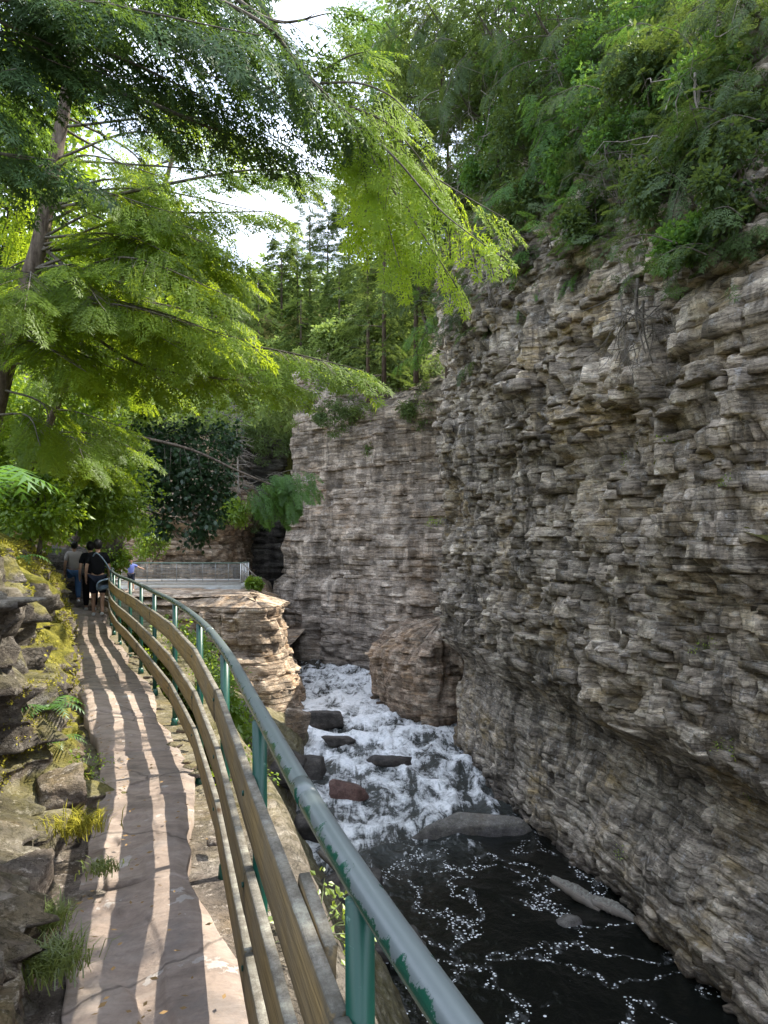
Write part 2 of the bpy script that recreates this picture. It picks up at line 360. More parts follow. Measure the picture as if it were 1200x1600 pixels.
M['fern'] = leaf_mat('fern fronds', (.05, .13, .03), (.10, .22, .04), (.2, .4, .05), .45)
M['farleaf'] = leaf_mat('distant broadleaf foliage', (.14, .20, .06), (.27, .35, .11), (.36, .48, .10), .4, .03)
M['farpine'] = leaf_mat('distant pine foliage', (.09, .14, .055), (.17, .24, .09), (.25, .34, .08), .35, .03)
M['grass'] = leaf_mat('grass blades', (.10, .14, .03), (.2, .25, .06), (.3, .36, .06), .45)
M['mossleaf'] = leaf_mat('moss cushions', (.13, .13, .015), (.36, .32, .04), (.25, .24, .03), .2, .02, 3)
M['yellow'] = leaf_mat('yellow green leaves', (.14, .22, .02), (.3, .4, .05), (.45, .6, .06), .5)
def bark_mat(name, a, b):
    t = NT(name); v = t.coord((6, 6, 1.2)); n = t.noise(v, 2.2, 7, .7); f = t.noise(t.coord(), 30, 5, .7)
    c = t.mix(.4, t.ramp(n, [(.35, a), (.65, b)]), t.ramp(f, [(.3, .5), (.7, 1.4)]), 'MULTIPLY')
    return t.finish(c, .9, t.bump(n, .9, .03), .15)
M['bark'] = bark_mat('brown grey bark', (.05, .035, .028), (.20, .16, .13))
M['twig'] = bark_mat('grey twig bark', (.07, .06, .05), (.20, .18, .15))
M['dead'] = bark_mat('bleached dead wood', (.20, .17, .15), (.42, .38, .34))
M['forestfloor'] = rock_mat('leafy forest floor', (.02, .022, .012), (.05, .05, .025), (.09, .085, .045), (.06, .08, .02), .6, .2, .5, .1, None, 1.5, .8, 1.5, False)
# ---------------------------------------------------------------- rock faces with ledges and blocks
def polyline_at(P, s):
    P = np.asarray(P, float); d = np.concatenate(([0], np.cumsum(np.linalg.norm(np.diff(P, axis=0), axis=1))))
    return np.stack([np.interp(s, d, P[:, k]) for k in range(P.shape[1])], 1)
def plan_samples(P, px, smin, smax):
    """arc positions spaced by what the camera resolves"""
    P = spline(P, 400); d = np.concatenate(([0], np.cumsum(np.linalg.norm(np.diff(P, axis=0), axis=1))))
    s = [0.0]
    while s[-1] < d[-1]:
        q = [np.interp(s[-1], d, P[:, k]) for k in (0, 1)]
        seen = q[1] > 0 and abs(q[0]) < .62 * q[1] + .6
        s.append(s[-1] + (min(smax, max(smin, px * math.hypot(*q) / 736.0)) if seen else smax * 1.5))
    s = np.array(s[:-1] + [d[-1]])
    X = np.interp(s, d, P[:, 0]); Y = np.interp(s, d, P[:, 1])
    k = 5; ds = .25
    a = np.stack([np.interp(np.clip(s - ds, 0, d[-1]), d, P[:, i]) for i in (0, 1)], 1); b = np.stack([np.interp(np.clip(s + ds, 0, d[-1]), d, P[:, i]) for i in (0, 1)], 1)
    T = b - a; T /= np.linalg.norm(T, axis=1)[:, None]
    return s, X, Y, T
def facets(s, z, ws, wz, seed):
    """broken faces: every cell of a jittered grid is a small tilted plane"""
    u, v = s / ws, z / wz; iu, iv = np.floor(u), np.floor(v); best = np.full(u.shape, 9e9); sec = best.copy(); H = 0 * u
    for a in (-1, 0, 1):
        for b in (-1, 0, 1):
            cu, cv = iu + a, iv + b; x = cu + .1 + .8 * hsh(cu, cv, 1, seed); y = cv + .1 + .8 * hsh(cu, cv, 2, seed); d = abs(u - x) + abs(v - y) * .9
            val = (hsh(cu, cv, 3, seed) - .5) + (u - x) * (hsh(cu, cv, 4, seed) - .5) * .9 + (v - y) * (hsh(cu, cv, 5, seed) - .55) * .9
            m = d < best; sec = np.where(m, best, np.minimum(sec, d)); H = np.where(m, val, H); best = np.where(m, d, best)
    return H, sec - best
def strata_wall(name, plan, side, z0, z1, prof, mat, seed=0, thick=(.09, .26), px=1.5, smin=.03, smax=.4, amp=1.0, edge=.035,
                block=(.35, 1.1), warp=.25, big=.5, ampf=None, kind='structure', parent=None, midrows=(.07, .5, .93), dip=0.0, cap=False, fsc=1.0):
    """side=+1: the open side lies to the left of the plan line's direction"""
    rng = np.random.default_rng(seed)
    s, X, Y, T = plan_samples(plan, px, smin, smax)
    N = np.stack([-T[:, 1], T[:, 0]], 1) * side
    zs, ks, fr = [], [], []; z = z0; k = 0; grp = 0; gl = rng.uniform(.5, 1.2); G = []
    while z < z1:
        t = rng.uniform(*thick) * (1 if rng.random() > .12 else 1.7)
        for f in (0.0,) + tuple(midrows) + (1.0,):
            zs.append(z + t * f); ks.append(k); fr.append(f); G.append(grp)
        z += t; gl -= t; k += 1
        if gl < 0: grp += 1; gl = rng.uniform(.5, 1.3)
    zs, ks, fr, G = map(np.array, (zs, ks, fr, G)); nl = k + 1
    W = rng.uniform(block[0], block[1], nl); LO = rng.uniform(-1, 1, nl); ph = rng.uniform(0, 9, nl)
    Wg = rng.uniform(1.3, 3.2, G.max() + 2); GO = rng.uniform(-1, 1, G.max() + 2); pg = rng.uniform(0, 9, G.max() + 2)
    SS, ZZ = np.meshgrid(s, zs); KK = ks[:, None] + 0 * SS; FR = fr[:, None] + 0 * SS; GG = G[:, None] + 0 * SS
    zw = ZZ + warp * fbm(SS * .08, 0 * SS, 3.3, 3, seed) + dip * SS
    ug = SS / Wg[G][:, None] + pg[G][:, None] + .5 * vnoise(SS / Wg[G][:, None], GG, 5.1, seed)
    cg = np.floor(ug); hg = hsh(cg, GG, 2, seed)
    # here and there two or three beds hold together as one thicker block
    uc = SS / 1.1 + .6 * vnoise(SS * .9, GG, 2, seed + 5); mm = 1 + (hsh(np.floor(uc), GG, 6, seed) > .42) + (hsh(np.floor(uc), GG, 7, seed) > .72)
    Kc = np.floor(KK / mm) * mm
    bound = ((FR < .01) & (np.floor((KK - 1) / mm) * mm != Kc)) | ((FR > .99) & (np.floor((KK + 1) / mm) * mm != Kc))
    Wc = block[0] + (block[1] - block[0]) * hsh(Kc, np.floor(uc), 4, seed)
    u = SS / Wc + 9 * hsh(Kc, 3, 1, seed) + .5 * vnoise(SS / Wc * .8, Kc, 1.7, seed)
    cell = np.floor(u); fu = u - cell; hb = hsh(cell, Kc, 1, seed)
    A = amp * (1 if ampf is None else ampf(X[None, :] + 0 * ZZ, Y[None, :] + 0 * ZZ, ZZ))
    f1, e1 = facets(SS + .35 * ZZ, ZZ, fsc * 1.0, fsc * .62, seed + 31); f2, e2 = facets(SS - .2 * ZZ, ZZ, fsc * .36, fsc * .2, seed + 37); f3, e3 = facets(SS, ZZ, fsc * 3.2, fsc * 2.0, seed + 41)
    ledge = (hb > .84) * .14 - (hb < .12) * .14
    off = A * (.11 * (hb - .5) + ledge * .9 + .05 * (hsh(Kc, 0, 3, seed) - .5) + .20 * (hg - .5) + .14 * (GO[G][:, None]) * .6 + .28 * f1 + .12 * f2 + .26 * f3)
    qs = .10 * max(amp, .6); qv = off / qs + .35 * hsh(cell, Kc, 12, seed); qf = np.floor(qv); off = .3 * off + .7 * qs * (qf + sstep(.78, 1.0, qv - qf) - .2)
    gap = np.minimum(fu, 1 - fu) * Wc
    off -= A * .06 * (1 - sstep(.0, .04, gap)) * (hb > .5)
    off -= A * .07 * (1 - sstep(0, .06, e1)) * hsh(np.floor(SS), np.floor(ZZ), 9, seed)
    off -= bound * edge * (.2 + 1.5 * hsh(cell, Kc, 5, seed) ** 2)
    off += A * .018 * fbm(SS * 6, ZZ * 9, 0, 3, seed + 9) + .010 * fbm(SS * 19, ZZ * 26, 0, 2, seed + 11)
    off += A * (fu - .5) * .10 * (hsh(cell, Kc, 9, seed) - .5)
    for q in range(int(s[-1] / 2.6)):
        sq = 2.6 * q + 2 * float(hsh(np.array([q]), 1, 1, seed + 50)[0]); za = z0 + (z1 - z0) * float(hsh(np.array([q]), 2, 1, seed)[0]) * .7; zl = 1.5 + 4 * float(hsh(np.array([q]), 3, 1, seed)[0])
        wq = SS - sq - .35 * fbm(ZZ * .7, q, 0, 3, seed); off -= .30 * A * np.exp(-(wq / .055) ** 2) * sstep(za, za + .4, ZZ) * (1 - sstep(za + zl, za + zl + .4, ZZ)); off += .16 * A * sstep(0, .05, wq) * (1 - sstep(.9, 1.3, wq)) * sstep(za, za + .1, ZZ) * (1 - sstep(za + zl, za + zl + .1, ZZ))
    off += big * fbm(SS * .22, ZZ * .16, 1.1, 3, seed + 21)
    off += prof(X[None, :] + 0 * ZZ, Y[None, :] + 0 * ZZ, ZZ)
    V = np.stack([X[None, :] + N[None, :, 0] * off, Y[None, :] + N[None, :, 1] * off, zw], -1)
    tint = np.clip(.5 + .38 * (hb - .5) + .25 * (hg - .5) + .7 * f1 + .35 * f2 + .12 * (hsh(Kc, 0, 3, seed) - .5), 0, 1)
    Fq = grid_faces(len(zs), len(s))
    if side < 0: Fq = Fq[:, ::-1]
    VV = V.reshape(-1, 3); tt_ = tint.ravel(); Fl = [Fq]
    if cap:
        c_ = V[-1].mean(0) + np.array((0, 0, .25)); VV = np.vstack([VV, c_]); tt_ = np.append(tt_, .5)
        b_ = (len(zs) - 1) * len(s) + np.arange(len(s)); nb_ = np.roll(b_, -1); tr_ = np.stack([b_, nb_, np.full(len(s), len(VV) - 1)], 1)
        Fl.append(tr_ if side > 0 else tr_[:, ::-1])
    o = mesh_np(name, VV, Fl, mat, parent, False, {'tint': tt_})
    if kind: o['kind'] = kind
    return o, V, N
def height_sheet(name, xs, ys, zf, mat, kind='structure', smooth=True, **kw):
    Xg, Yg = np.meshgrid(xs, ys); Z = zf(Xg, Yg)
    o = mesh_np(name, np.stack([Xg, Yg, Z], -1).reshape(-1, 3), grid_faces(len(ys), len(xs)), mat, None, smooth, {'tint': .5 + .4 * fbm(Xg * .9, Yg * .9, 2)})
    o['kind'] = kind; return o

# cliff across the river
cliff_plan = [(16, -14), (11.5, -4), (9.2, 3), (7.6, 8), (6.25, 12.3), (5.75, 14.9), (5.5, 16.5), (4.45, 20.6), (3.8, 23.6), (3.15, 27.0), (2.95, 29.0), (3.5, 31.2), (6.5, 33.5), (12, 36)]
def cliff_top(Y): return np.interp(Y, [0, 8, 11.5, 20, 29, 40], [5.0, 5.2, 6.4, 9.6, 12.6, 13.5])
def cliff_prof(X, Y, Z):
    o = -.055 * (Z - WATER) * sstep(-2.2, WATER, Z) * 1.0
    o = o + .44 * sstep(-2.9 + .3 * np.sin(Y), -1.9 + .3 * np.sin(Y), Z) - .10 * np.clip(Z + 1.0, 0, 3) * .5
    o = o + .30 * sstep(3.0, 5.0, Z) * sstep(15, 19, Y)
    o = o - .35 * sstep(-4.6, -3.2, Z) * (1 - sstep(-3.2, -2.2, Z))
    o = o + .45 * (1 - sstep(-5.2, -4.0, Z)) * (1 - sstep(16.5, 18.5, Y)) * sstep(7, 10, Y) * sstep(WATER - .4, -5.2, Z)
    o = o + .55 * (1 - sstep(14.05, 14.35, Y)) * sstep(.6, 1.4, Z) - .55 * np.exp(-((Y - 14.45) / .22) ** 2) * sstep(.9, 2, Z)
    o = o - .5 * np.exp(-((Y - 24.9) / .22) ** 2) * sstep(3.4, 4.6, Z) * (1 - sstep(7.2, 8, Z))
    o = o - .25 * np.exp(-((Y - 19.2) / .3) ** 2) * sstep(2, 3, Z)
    t = cliff_top(Y); o = o - np.clip(Z - t, 0, 99) * .42 - 1.3 * np.clip(Z - t - 5, 0, 99)
    return o
def cliff_amp(X, Y, Z):
    low = 1 - sstep(-2.9, -1.9, Z)
    return 1.0 - .62 * low * sstep(-6.6, -5.0, Z) - .35 * low * (1 - sstep(-6.6, -5.0, Z)) + .08 * sstep(-2.2, -1, Z) * (1 - sstep(3, 6, Z))
cliff, cliffV, cliffN = strata_wall('cliff', cliff_plan, 1, WATER - .5, 15.5, cliff_prof, M['cliff'], 3, (.06, .25), 2.15, .03, 1.0, 1.0, .03, (.2, 1.0), .14, .2, cliff_amp, midrows=(.08, .92))

# far wall beyond the boulder, and the dark recess on its left
far_plan = [(-5.2, 66), (-6.3, 58), (-6.9, 51.6), (-6.4, 50.3), (-4.6, 48.6), (-2.8, 46.9), (-.4, 44.6), (2.0, 43.2), (4.5, 42), (9, 41)]
def far_top(X): return np.interp(X, [-7, -5.5, -3, 0, 4], [13.4, 13.0, 10.2, 9.8, 11])
def far_prof(X, Y, Z):
    o = -.04 * (Z - WATER) + .45 * (1 - sstep(1.6, 2.4, Z)) * (1 - sstep(-4.6, -4.2, X)) + .5 * (1 - sstep(-1.2, -.4, Z)) * (1 - sstep(-3.4, -2.6, X) * .5)
    o = o - .5 * np.exp(-((X + 4.35) / .35) ** 2) * (1 - sstep(1.5, 2.5, Z))
    return o - np.clip(Z - far_top(X), 0, 99) * .9
farwall, farV, farN = strata_wall('far_cliff', far_plan, -1, WATER - 1.2, 17, far_prof, M['far'], 11, (.12, .42), 2.6, .06, .8, .75, .035, (.5, 2.2), .3, .35, midrows=(.1, .9), fsc=1.6)
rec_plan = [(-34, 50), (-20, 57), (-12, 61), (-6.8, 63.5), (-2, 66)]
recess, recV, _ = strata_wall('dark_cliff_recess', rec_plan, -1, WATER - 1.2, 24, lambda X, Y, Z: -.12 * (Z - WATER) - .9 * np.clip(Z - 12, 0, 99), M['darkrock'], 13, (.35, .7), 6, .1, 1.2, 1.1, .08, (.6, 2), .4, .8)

# rock bluff behind the viewing platform
bl_plan = [(-40, 47), (-26, 49.5), (-18, 50), (-12.2, 49.6), (-10.7, 50.6), (-10.3, 53), (-11, 60)]
bluff, bluffV, _ = strata_wall('rock_bluff', bl_plan, -1, -3, 9, lambda X, Y, Z: -.03 * Z + .8 * sstep(2.3, 3.2, Z) - .7 * np.clip(Z - 4.9 - .6 * np.sin(X), 0, 99), M['orange'], 17, (.12, .4), 2.0, .06, .6, 1.1, .06, (.5, 2), .3, .5, midrows=(.1, .9), fsc=1.5)

# warm outcrop that carries the platform
oc_plan = [(-30, 36.5), (-16, 37), (-11, 36.2), (-8.2, 35.2), (-6.2, 34.7), (-5.5, 35.2), (-5.3, 36.8), (-6.0, 40), (-7.5, 46), (-9, 54)]
OC_TOP = -1.0
def oc_prof(X, Y, Z):
    k = sstep(-8.5, -5.6, X)
    o = np.interp(Z, [WATER - 1, WATER, -4.6, -3.6, -2.5, -1.6, OC_TOP], [2.0, 1.7, .95, .55, .22, .22, 0]) * (.6 + .4 * k)
    return o + .28 * np.exp(-((Z + 1.35) / .25) ** 2) * k - np.clip(Z - OC_TOP, 0, .12) * 9
outcrop, ocV, _ = strata_wall('sandstone_outcrop', oc_plan, -1, WATER - 1.2, OC_TOP + .12, oc_prof, M['orange'], 19, (.06, .42), 1.6, .04, .8, .85, .022, (.4, 1.8), .25, .22, midrows=(.1, .9), fsc=1.2)
height_sheet('outcrop_top', np.linspace(-34, -5.2, 60), np.linspace(36.3, 56, 40), lambda X, Y: OC_TOP - .02 + .12 * fbm(X * .6, Y * .6, 0, 4, 5) - 3 * sstep(-6.6, -5.4, X + .12 * (Y - 37)), M['orange'])
# ---------------------------------------------------------------- ground behind everything
height_sheet('ground', np.linspace(-600, 600, 41), np.linspace(-500, 900, 47), lambda X, Y: -9.0 + 0 * X, M['forestfloor'])
def hill_z(X, Y):
    # the wooded slope above the far wall
    e = np.interp(X, [-60, -16, -6, 4, 20, 60], [10, 13, 14.0, 13.5, 16, 22])
    fr = np.interp(X, [-6.4, -5.4], [66, 53.5])
    return e + np.clip(Y - 52, 0, 30) * .52 + 1.5 * fbm(X * .08, Y * .08, 0, 3, 5) - 12 * np.clip(fr - Y, 0, 2.2)
height_sheet('far_hillside', np.linspace(-75, 60, 70), np.linspace(51, 140, 50), hill_z, M['forestfloor'])
def right_hill(X, Y):
    c = np.interp(Y, [r[1] for r in cliff_plan], [r[0] for r in cliff_plan])
    d = X - c
    return cliff_top(Y) + np.clip(d - .5, -1, 99) * .75 + np.interp(Y, [8, 14, 40], [-1.0, 3.5, 6.5]) * sstep(1, 4, d) + .7 * fbm(X * .2, Y * .2, 1, 4, 8) - 4 * (1 - sstep(0, 2.2, d))
height_sheet('right_hillside', np.linspace(5.5, 60, 90), np.linspace(9.5, 45, 60), right_hill, M['forestfloor'])

# ---------------------------------------------------------------- river
ys = [2.0]
while ys[-1] < 70: ys.append(ys[-1] + max(.045, 1.35 * ys[-1] ** 2 / (736 * 8.0) * .8))
ys = np.array(ys); xs = np.linspace(-1, 1, 140)
U, Yg = np.meshgrid(xs, ys)
lx = np.interp(Yg, [2, 12, 20, 30, 36, 48, 70], [-3, -3, -5, -7, -8, -12, -24]); rx = np.interp(Yg, [2, 12, 20, 30, 42, 48, 70], [10, 8, 6, 5.5, 6, 2, -3])
Xg = lx + (rx - lx) * (U * .5 + .5)
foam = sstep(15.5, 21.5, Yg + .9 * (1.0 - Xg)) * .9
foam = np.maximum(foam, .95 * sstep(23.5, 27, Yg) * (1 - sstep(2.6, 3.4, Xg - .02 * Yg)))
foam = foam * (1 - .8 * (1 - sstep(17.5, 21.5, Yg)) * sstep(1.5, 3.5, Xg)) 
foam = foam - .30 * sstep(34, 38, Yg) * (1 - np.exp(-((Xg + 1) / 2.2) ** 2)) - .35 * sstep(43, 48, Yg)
foam = foam + .5 * np.exp(-((Yg - 30.8) / 1.0) ** 2)  # extra foam whitens the crest in place of a patch of sunlight
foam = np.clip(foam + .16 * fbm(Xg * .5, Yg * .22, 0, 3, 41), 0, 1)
rough = .15 + .85 * sstep(16, 23, Yg)
r1 = 1 - np.abs(vnoise(Xg * .8 + .6 * vnoise(Xg * .5, Yg * .4, 4, 1), Yg * .55, 0, 31)); r2 = 1 - np.abs(vnoise(Xg * 2.1, Yg * 1.5, 3, 32)); r3 = fbm(Xg * 5, Yg * 3.6, 1, 3, 33)
Zg = WATER + rough * (.20 * (r1 ** 3 - .3) + .07 * (r2 ** 2 - .4) + .035 * r3) + .02 * fbm(Xg * 2.2, Yg * 1.4, 7, 3, 35)
Zg += .26 * np.exp(-((Yg - 30.7 - .3 * np.sin(Xg * 1.3)) / .5) ** 2) * (.6 + .4 * vnoise(Xg * 1.1, 0, 0, 6)) + .18 * sstep(31, 34, Yg) + .2 * sstep(40, 50, Yg)
pool = (1 - sstep(18.5, 21, Yg)) 
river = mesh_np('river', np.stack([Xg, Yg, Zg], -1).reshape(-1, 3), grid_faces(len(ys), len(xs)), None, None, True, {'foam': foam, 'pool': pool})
river['kind'] = 'structure'
def water_mat():
    t = NT('river water'); v = t.coord(); fl = t.coord((1.9, .42, 1), rot=(0, 0, .12))
    foam_a = t.attr('foam'); pool_a = t.attr('pool')
    nz = t.n('TexNoise'); t.l(v, nz.inputs['Vector']); nz.inputs['Scale'].default_value = .8; nz.inputs['Detail'].default_value = 4
    wv = t.n('Mix', data_type='VECTOR'); wv.inputs[0].default_value = .16; t.l(fl, wv.inputs[4]); t.l(nz.outputs[1], wv.inputs[5])
    a = t.noise(wv.outputs[1], 1.4, 9, .72, 1.5); b = t.noise(v, 6.5, 7, .75, .6)
    sep = t.n('SeparateXYZ'); t.l(v, sep.inputs[0])
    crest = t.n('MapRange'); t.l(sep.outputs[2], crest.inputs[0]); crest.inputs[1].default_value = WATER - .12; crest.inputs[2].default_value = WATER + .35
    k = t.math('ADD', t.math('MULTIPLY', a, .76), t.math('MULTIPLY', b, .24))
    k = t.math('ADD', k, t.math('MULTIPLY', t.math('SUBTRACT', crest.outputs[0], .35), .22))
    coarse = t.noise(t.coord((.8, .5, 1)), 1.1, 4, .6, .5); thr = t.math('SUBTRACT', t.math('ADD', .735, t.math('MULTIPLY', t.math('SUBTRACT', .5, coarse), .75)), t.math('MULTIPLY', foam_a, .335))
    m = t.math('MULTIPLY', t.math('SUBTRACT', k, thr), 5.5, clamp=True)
    m = t.math('POWER', m, .8)
    # floating bubbles on the dark pool, drawn out in drifting bands
    wn2 = t.n('TexNoise'); t.l(v, wn2.inputs['Vector']); wn2.inputs['Scale'].default_value = .35; wn2.inputs['Detail'].default_value = 3
    bw = t.n('Mix', data_type='VECTOR'); bw.inputs[0].default_value = .22; t.l(t.coord((.9, .9, 1), rot=(0, 0, .5)), bw.inputs[4]); 
    sc_ = t.n('VectorMath', operation='SCALE'); t.l(wn2.outputs[1], sc_.inputs[0]); sc_.inputs['Scale'].default_value = 9.0; t.l(sc_.outputs[0], bw.inputs[5])
    band = t.noise(bw.outputs[1], .9, 2, .45)
    bandm = t.math('MULTIPLY', t.ramp(band, [(.50, 0.0), (.53, 1.0), (.55, 1.0), (.58, 0.0)]), 1.0)
    vr = t.n('TexVoronoi'); t.l(v, vr.inputs['Vector']); vr.inputs['Scale'].default_value = 15.0
    vc = t.n('SeparateColor'); t.l(vr.outputs['Color'], vc.inputs[0])
    dot = t.math('LESS_THAN', vr.outputs['Distance'], t.math('ADD', .12, t.math('MULTIPLY', vc.outputs[0], .38)))
    keep = t.math('LESS_THAN', vc.outputs[1], t.math('ADD', .004, t.math('MULTIPLY', bandm, .95)))
    bub = t.math('MULTIPLY', t.math('MULTIPLY', dot, keep), pool_a)
    trail = t.math('MULTIPLY', t.math('MULTIPLY', bandm, pool_a), t.ramp(t.noise(t.coord((2.2, 1.0, 1), rot=(0, 0, .5)), 2.4, 6, .7, 1.0), [(.48, 0.0), (.75, .16)])); mk = t.math('MAXIMUM', t.math('MAXIMUM', m, trail), t.math('MULTIPLY', bub, .85))
    fc = t.ramp(b, [(.32, (.60, .64, .68)), (.52, (.93, .94, .95))])
    deep = t.mix(t.ramp(foam_a, [(.1, 0.0), (1, 1.0)]), (.006, .007, .006), (.045, .052, .05))
    col = t.mix(mk, deep, fc)
    h = t.math('ADD', t.noise(t.coord((1.3, 1, 1)), 5.0, 5, .6, .5), t.math('MULTIPLY', t.noise(v, 1.6, 3), .8))
    st = t.math('ADD', .22, t.math('MULTIPLY', foam_a, .5))
    bp = t.n('Bump'); t.l(h, bp.inputs['Height']); t.l(st, bp.inputs['Strength']); bp.inputs['Distance'].default_value = .12
    b2 = t.bump(mk, .45, .05, bp.outputs[0])
    p = t.finish(col, t.ramp(mk, [(0, .05), (1, .65)]), b2, .5); t.p.inputs['IOR'].default_value = 1.33
    return p
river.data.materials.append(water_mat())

# ---------------------------------------------------------------- path and its two margins
post_px = [(567, 1.17), (408, 2.35), (352, 3.75), (313, 5.2), (273, 6.9), (242, 8.3), (220, 9.7), (203, 11.0), (187, 12.4), (178, 13.8), (174, 15.2), (173, 16.6)]
fence_pts = [(.9, -1.5), (.455, -.2)] + [((p - CX) * y / F, y) for p, y in post_px]
fence_curve = spline(np.array(fence_pts + [(-7.6, 18.6), (-8.8, 21.0), (-10.5, 25.0)]), 400)
def fence_x(Y): return np.interp(Y, fence_curve[:, 1], fence_curve[:, 0])
LE = [(1.0, -.75), (2.45, -1.05), (3.35, -1.42), (4.3, -1.66), (5.26, -2.0), (7.36, -3.0), (9.5, -4.0), (12.3, -5.15), (14.5, -6.1), (16.7, -7.15), (19, -8.4), (22, -10.0), (26, -12.2)]
def left_x(Y): return np.interp(Y, [a for a, b in LE], [b for a, b in LE])
# bed under the slabs
yy = np.linspace(-1, 27, 160); bedV = []
for y in yy:
    a, b = float(left_x(y)) - .5, float(fence_x(y)) + .10
    for u in np.linspace(0, 1, 26): bedV.append((a + (b - a) * u, y, 0))
bedV = np.array(bedV); bedV[:, 2] = -.10 + .03 * fbm(bedV[:, 0] * 3, bedV[:, 1] * 3, 0, 4, 3)
bed = mesh_np('path', bedV, grid_faces(len(yy), 26), M['ledge'], None, True, {'tint': .5 + .4 * fbm(bedV[:, 0], bedV[:, 1], 0)}); bed['kind'] = 'structure'
cuts = [.4, 1.9, 3.55, 4.72, 5.75, 6.9, 7.9, 9.1, 10.3, 11.7, 13.1, 14.8, 16.6, 18.4, 20.5, 23.5, 26.5]
for i in range(len(cuts) - 1):
    y0, y1 = cuts[i] + .006, cuts[i + 1] - .006
    near = y1 < 6
    nu, nv = (64, 80) if near else (30, 24)
    u, v = np.meshgrid(np.linspace(0, 1, nu), np.linspace(0, 1, nv))
    Yp = y0 + (y1 - y0) * v
    wob = .03 * fbm(u * 4, 0 * u + i, 0, 3, 5); Yp = Yp + wob * (1 if True else 0) + .05 * (u - .5) * math.sin(i * 2.3)
    lx_, rx_ = left_x(Yp), fence_x(Yp) - (.03 + .07 * sstep(2.6, 3.6, Yp)) - .06 * np.sin(Yp * 2.1) - .05 * fbm(Yp * 2.2, 0, 0, 3, 9)
    lx_ = lx_ - .02 + .05 * fbm(Yp * 2.5, 0, 3, 3, 2)
    Xp = lx_ + (rx_ - lx_) * u
    h = .03 * fbm(Xp * 1.3, Yp * 1.1, 0, 4, 3)
    lay = fbm(Xp * 1.0 + .4 * Yp, Yp * .55, 2, 4, 13) * 2.6     # thin beds worn back to steps
    st = (np.floor(lay * 2.2) + sstep(.0, .12, lay * 2.2 - np.floor(lay * 2.2))) * .014
    h = h + st * (1 - sstep(.35, .8, u)) * (1.6 if near else .8)
    h += .004 * fbm(Xp * 9, Yp * 9, 0, 3, 4)
    ed = np.minimum(np.minimum(u * 6, (1 - u) * 8), np.minimum(v, 1 - v) * (y1 - y0) / .02)
    h -= .02 * (1 - sstep(0, 1, ed)); h += (hsh(np.array([i]), 3, 0, 1)[0] - .5) * .014
    Vt = np.stack([Xp, Yp, h], -1).reshape(-1, 3)
    b = np.concatenate([np.arange(nu), np.arange(2 * nu - 1, nu * nv, nu), np.arange(nu * nv - 2, nu * (nv - 1) - 1, -1), np.arange(nu * (nv - 2), 0, -nu)])
    sk = Vt[b].copy(); sk[:, 2] -= .09; nb = len(b); j = np.arange(nb)
    skf = np.stack([b[j], nu * nv + j, nu * nv + (j + 1) % nb, b[(j + 1) % nb]], 1)
    moss_a = np.concatenate([((1 - sstep(0, .16, u)) * .9 + .25 * sstep(.8, 1, u)).ravel(), np.zeros(nb)])
    tn = np.full(len(Vt) + nb, float(hsh(np.array([i]), 7, 0, 3)[0]))
    mesh_np('stone_slab', np.vstack([Vt, sk]), [grid_faces(nv, nu), skf], M['path'], bed, True, {'tint': tn, 'moss': moss_a})

# rough rock verge under the fence and the slope that falls from it to the water
shore = np.array([(3.2, -4), (2.2, 2), (1.5, 8), (.35, 12.5), (-.35, 15), (-1.9, 19.0), (-2.55, 21.5), (-3.0, 25.0), (-3.1, 28.5), (-3.4, 31.5), (-5.2, 36)])
topl = np.array([(.75, -2.5), (.22, 1.0), (-.02, 2.0), (-.33, 3.0), (-.72, 4.4), (-1.5, 6.6), (-2.4, 9.2), (-3.4, 11.8), (-4.5, 14.4), (-6.6, 19), (-13, 34)])
nr, ncx = 100, 280
tt = np.linspace(0, 1, ncx) ** 1.3
tp = spline(topl, 800); sp = spline(shore, 800)
A_ = np.stack([np.interp(tt, np.linspace(0, 1, 800), tp[:, k]) for k in (0, 1)], 1); B_ = np.stack([np.interp(tt, np.linspace(0, 1, 800), sp[:, k]) for k in (0, 1)], 1)
w = np.linspace(-.16, 1.08, nr)[:, None]
A3 = A_[None] * (1 - w[..., None]) + B_[None] * w[..., None]
dir_ = (B_ - A_) / np.linalg.norm(B_ - A_, axis=1)[:, None]
A3 = np.where(w[..., None] < 0, A_[None] + dir_[None] * (w[..., None] * 3.0), A3)
zb = np.where(w < 0, 0.0, np.interp(w, [0, .06, .2, .5, .8, 1, 1.1], [-.02, -.12, -1.6, -3.9, -5.6, WATER + .1, WATER - .6])) + 0 * A3[..., 0]
tz = zb + .22 * fbm(A3[..., 0] * .9, A3[..., 1] * .9, zb * .9, 4, 51) * sstep(.02, .2, w)
q = tz / .21; tz2 = .21 * (np.floor(q) + sstep(.1, .9, (q - np.floor(q))))
zf = np.where(w < .04, -.05 + .05 * fbm(A3[..., 0] * 3.2, A3[..., 1] * 3.2, 0, 5, 52), .35 * tz + .65 * tz2)
zf = zf + .03 * fbm(A3[..., 0] * 6, A3[..., 1] * 6, 3, 3, 53)
Vs = np.concatenate([A3 + .12 * np.stack([vnoise(A3[..., 0] * 1.5, A3[..., 1] * 1.5, zf, 3), vnoise(A3[..., 0] * 1.5, A3[..., 1] * 1.5, zf, 4)], -1) * sstep(.05, .2, w)[..., None], zf[..., None]], -1)
slope = mesh_np('river_bank', Vs.reshape(-1, 3), grid_faces(nr, ncx)[:, ::-1], M['slope'], None, False, {'tint': .5 + .45 * hsh(q, np.floor(A3[..., 1] * 1.3), np.floor(A3[..., 0] * 1.7), 4) - .2})
slope['kind'] = 'structure'

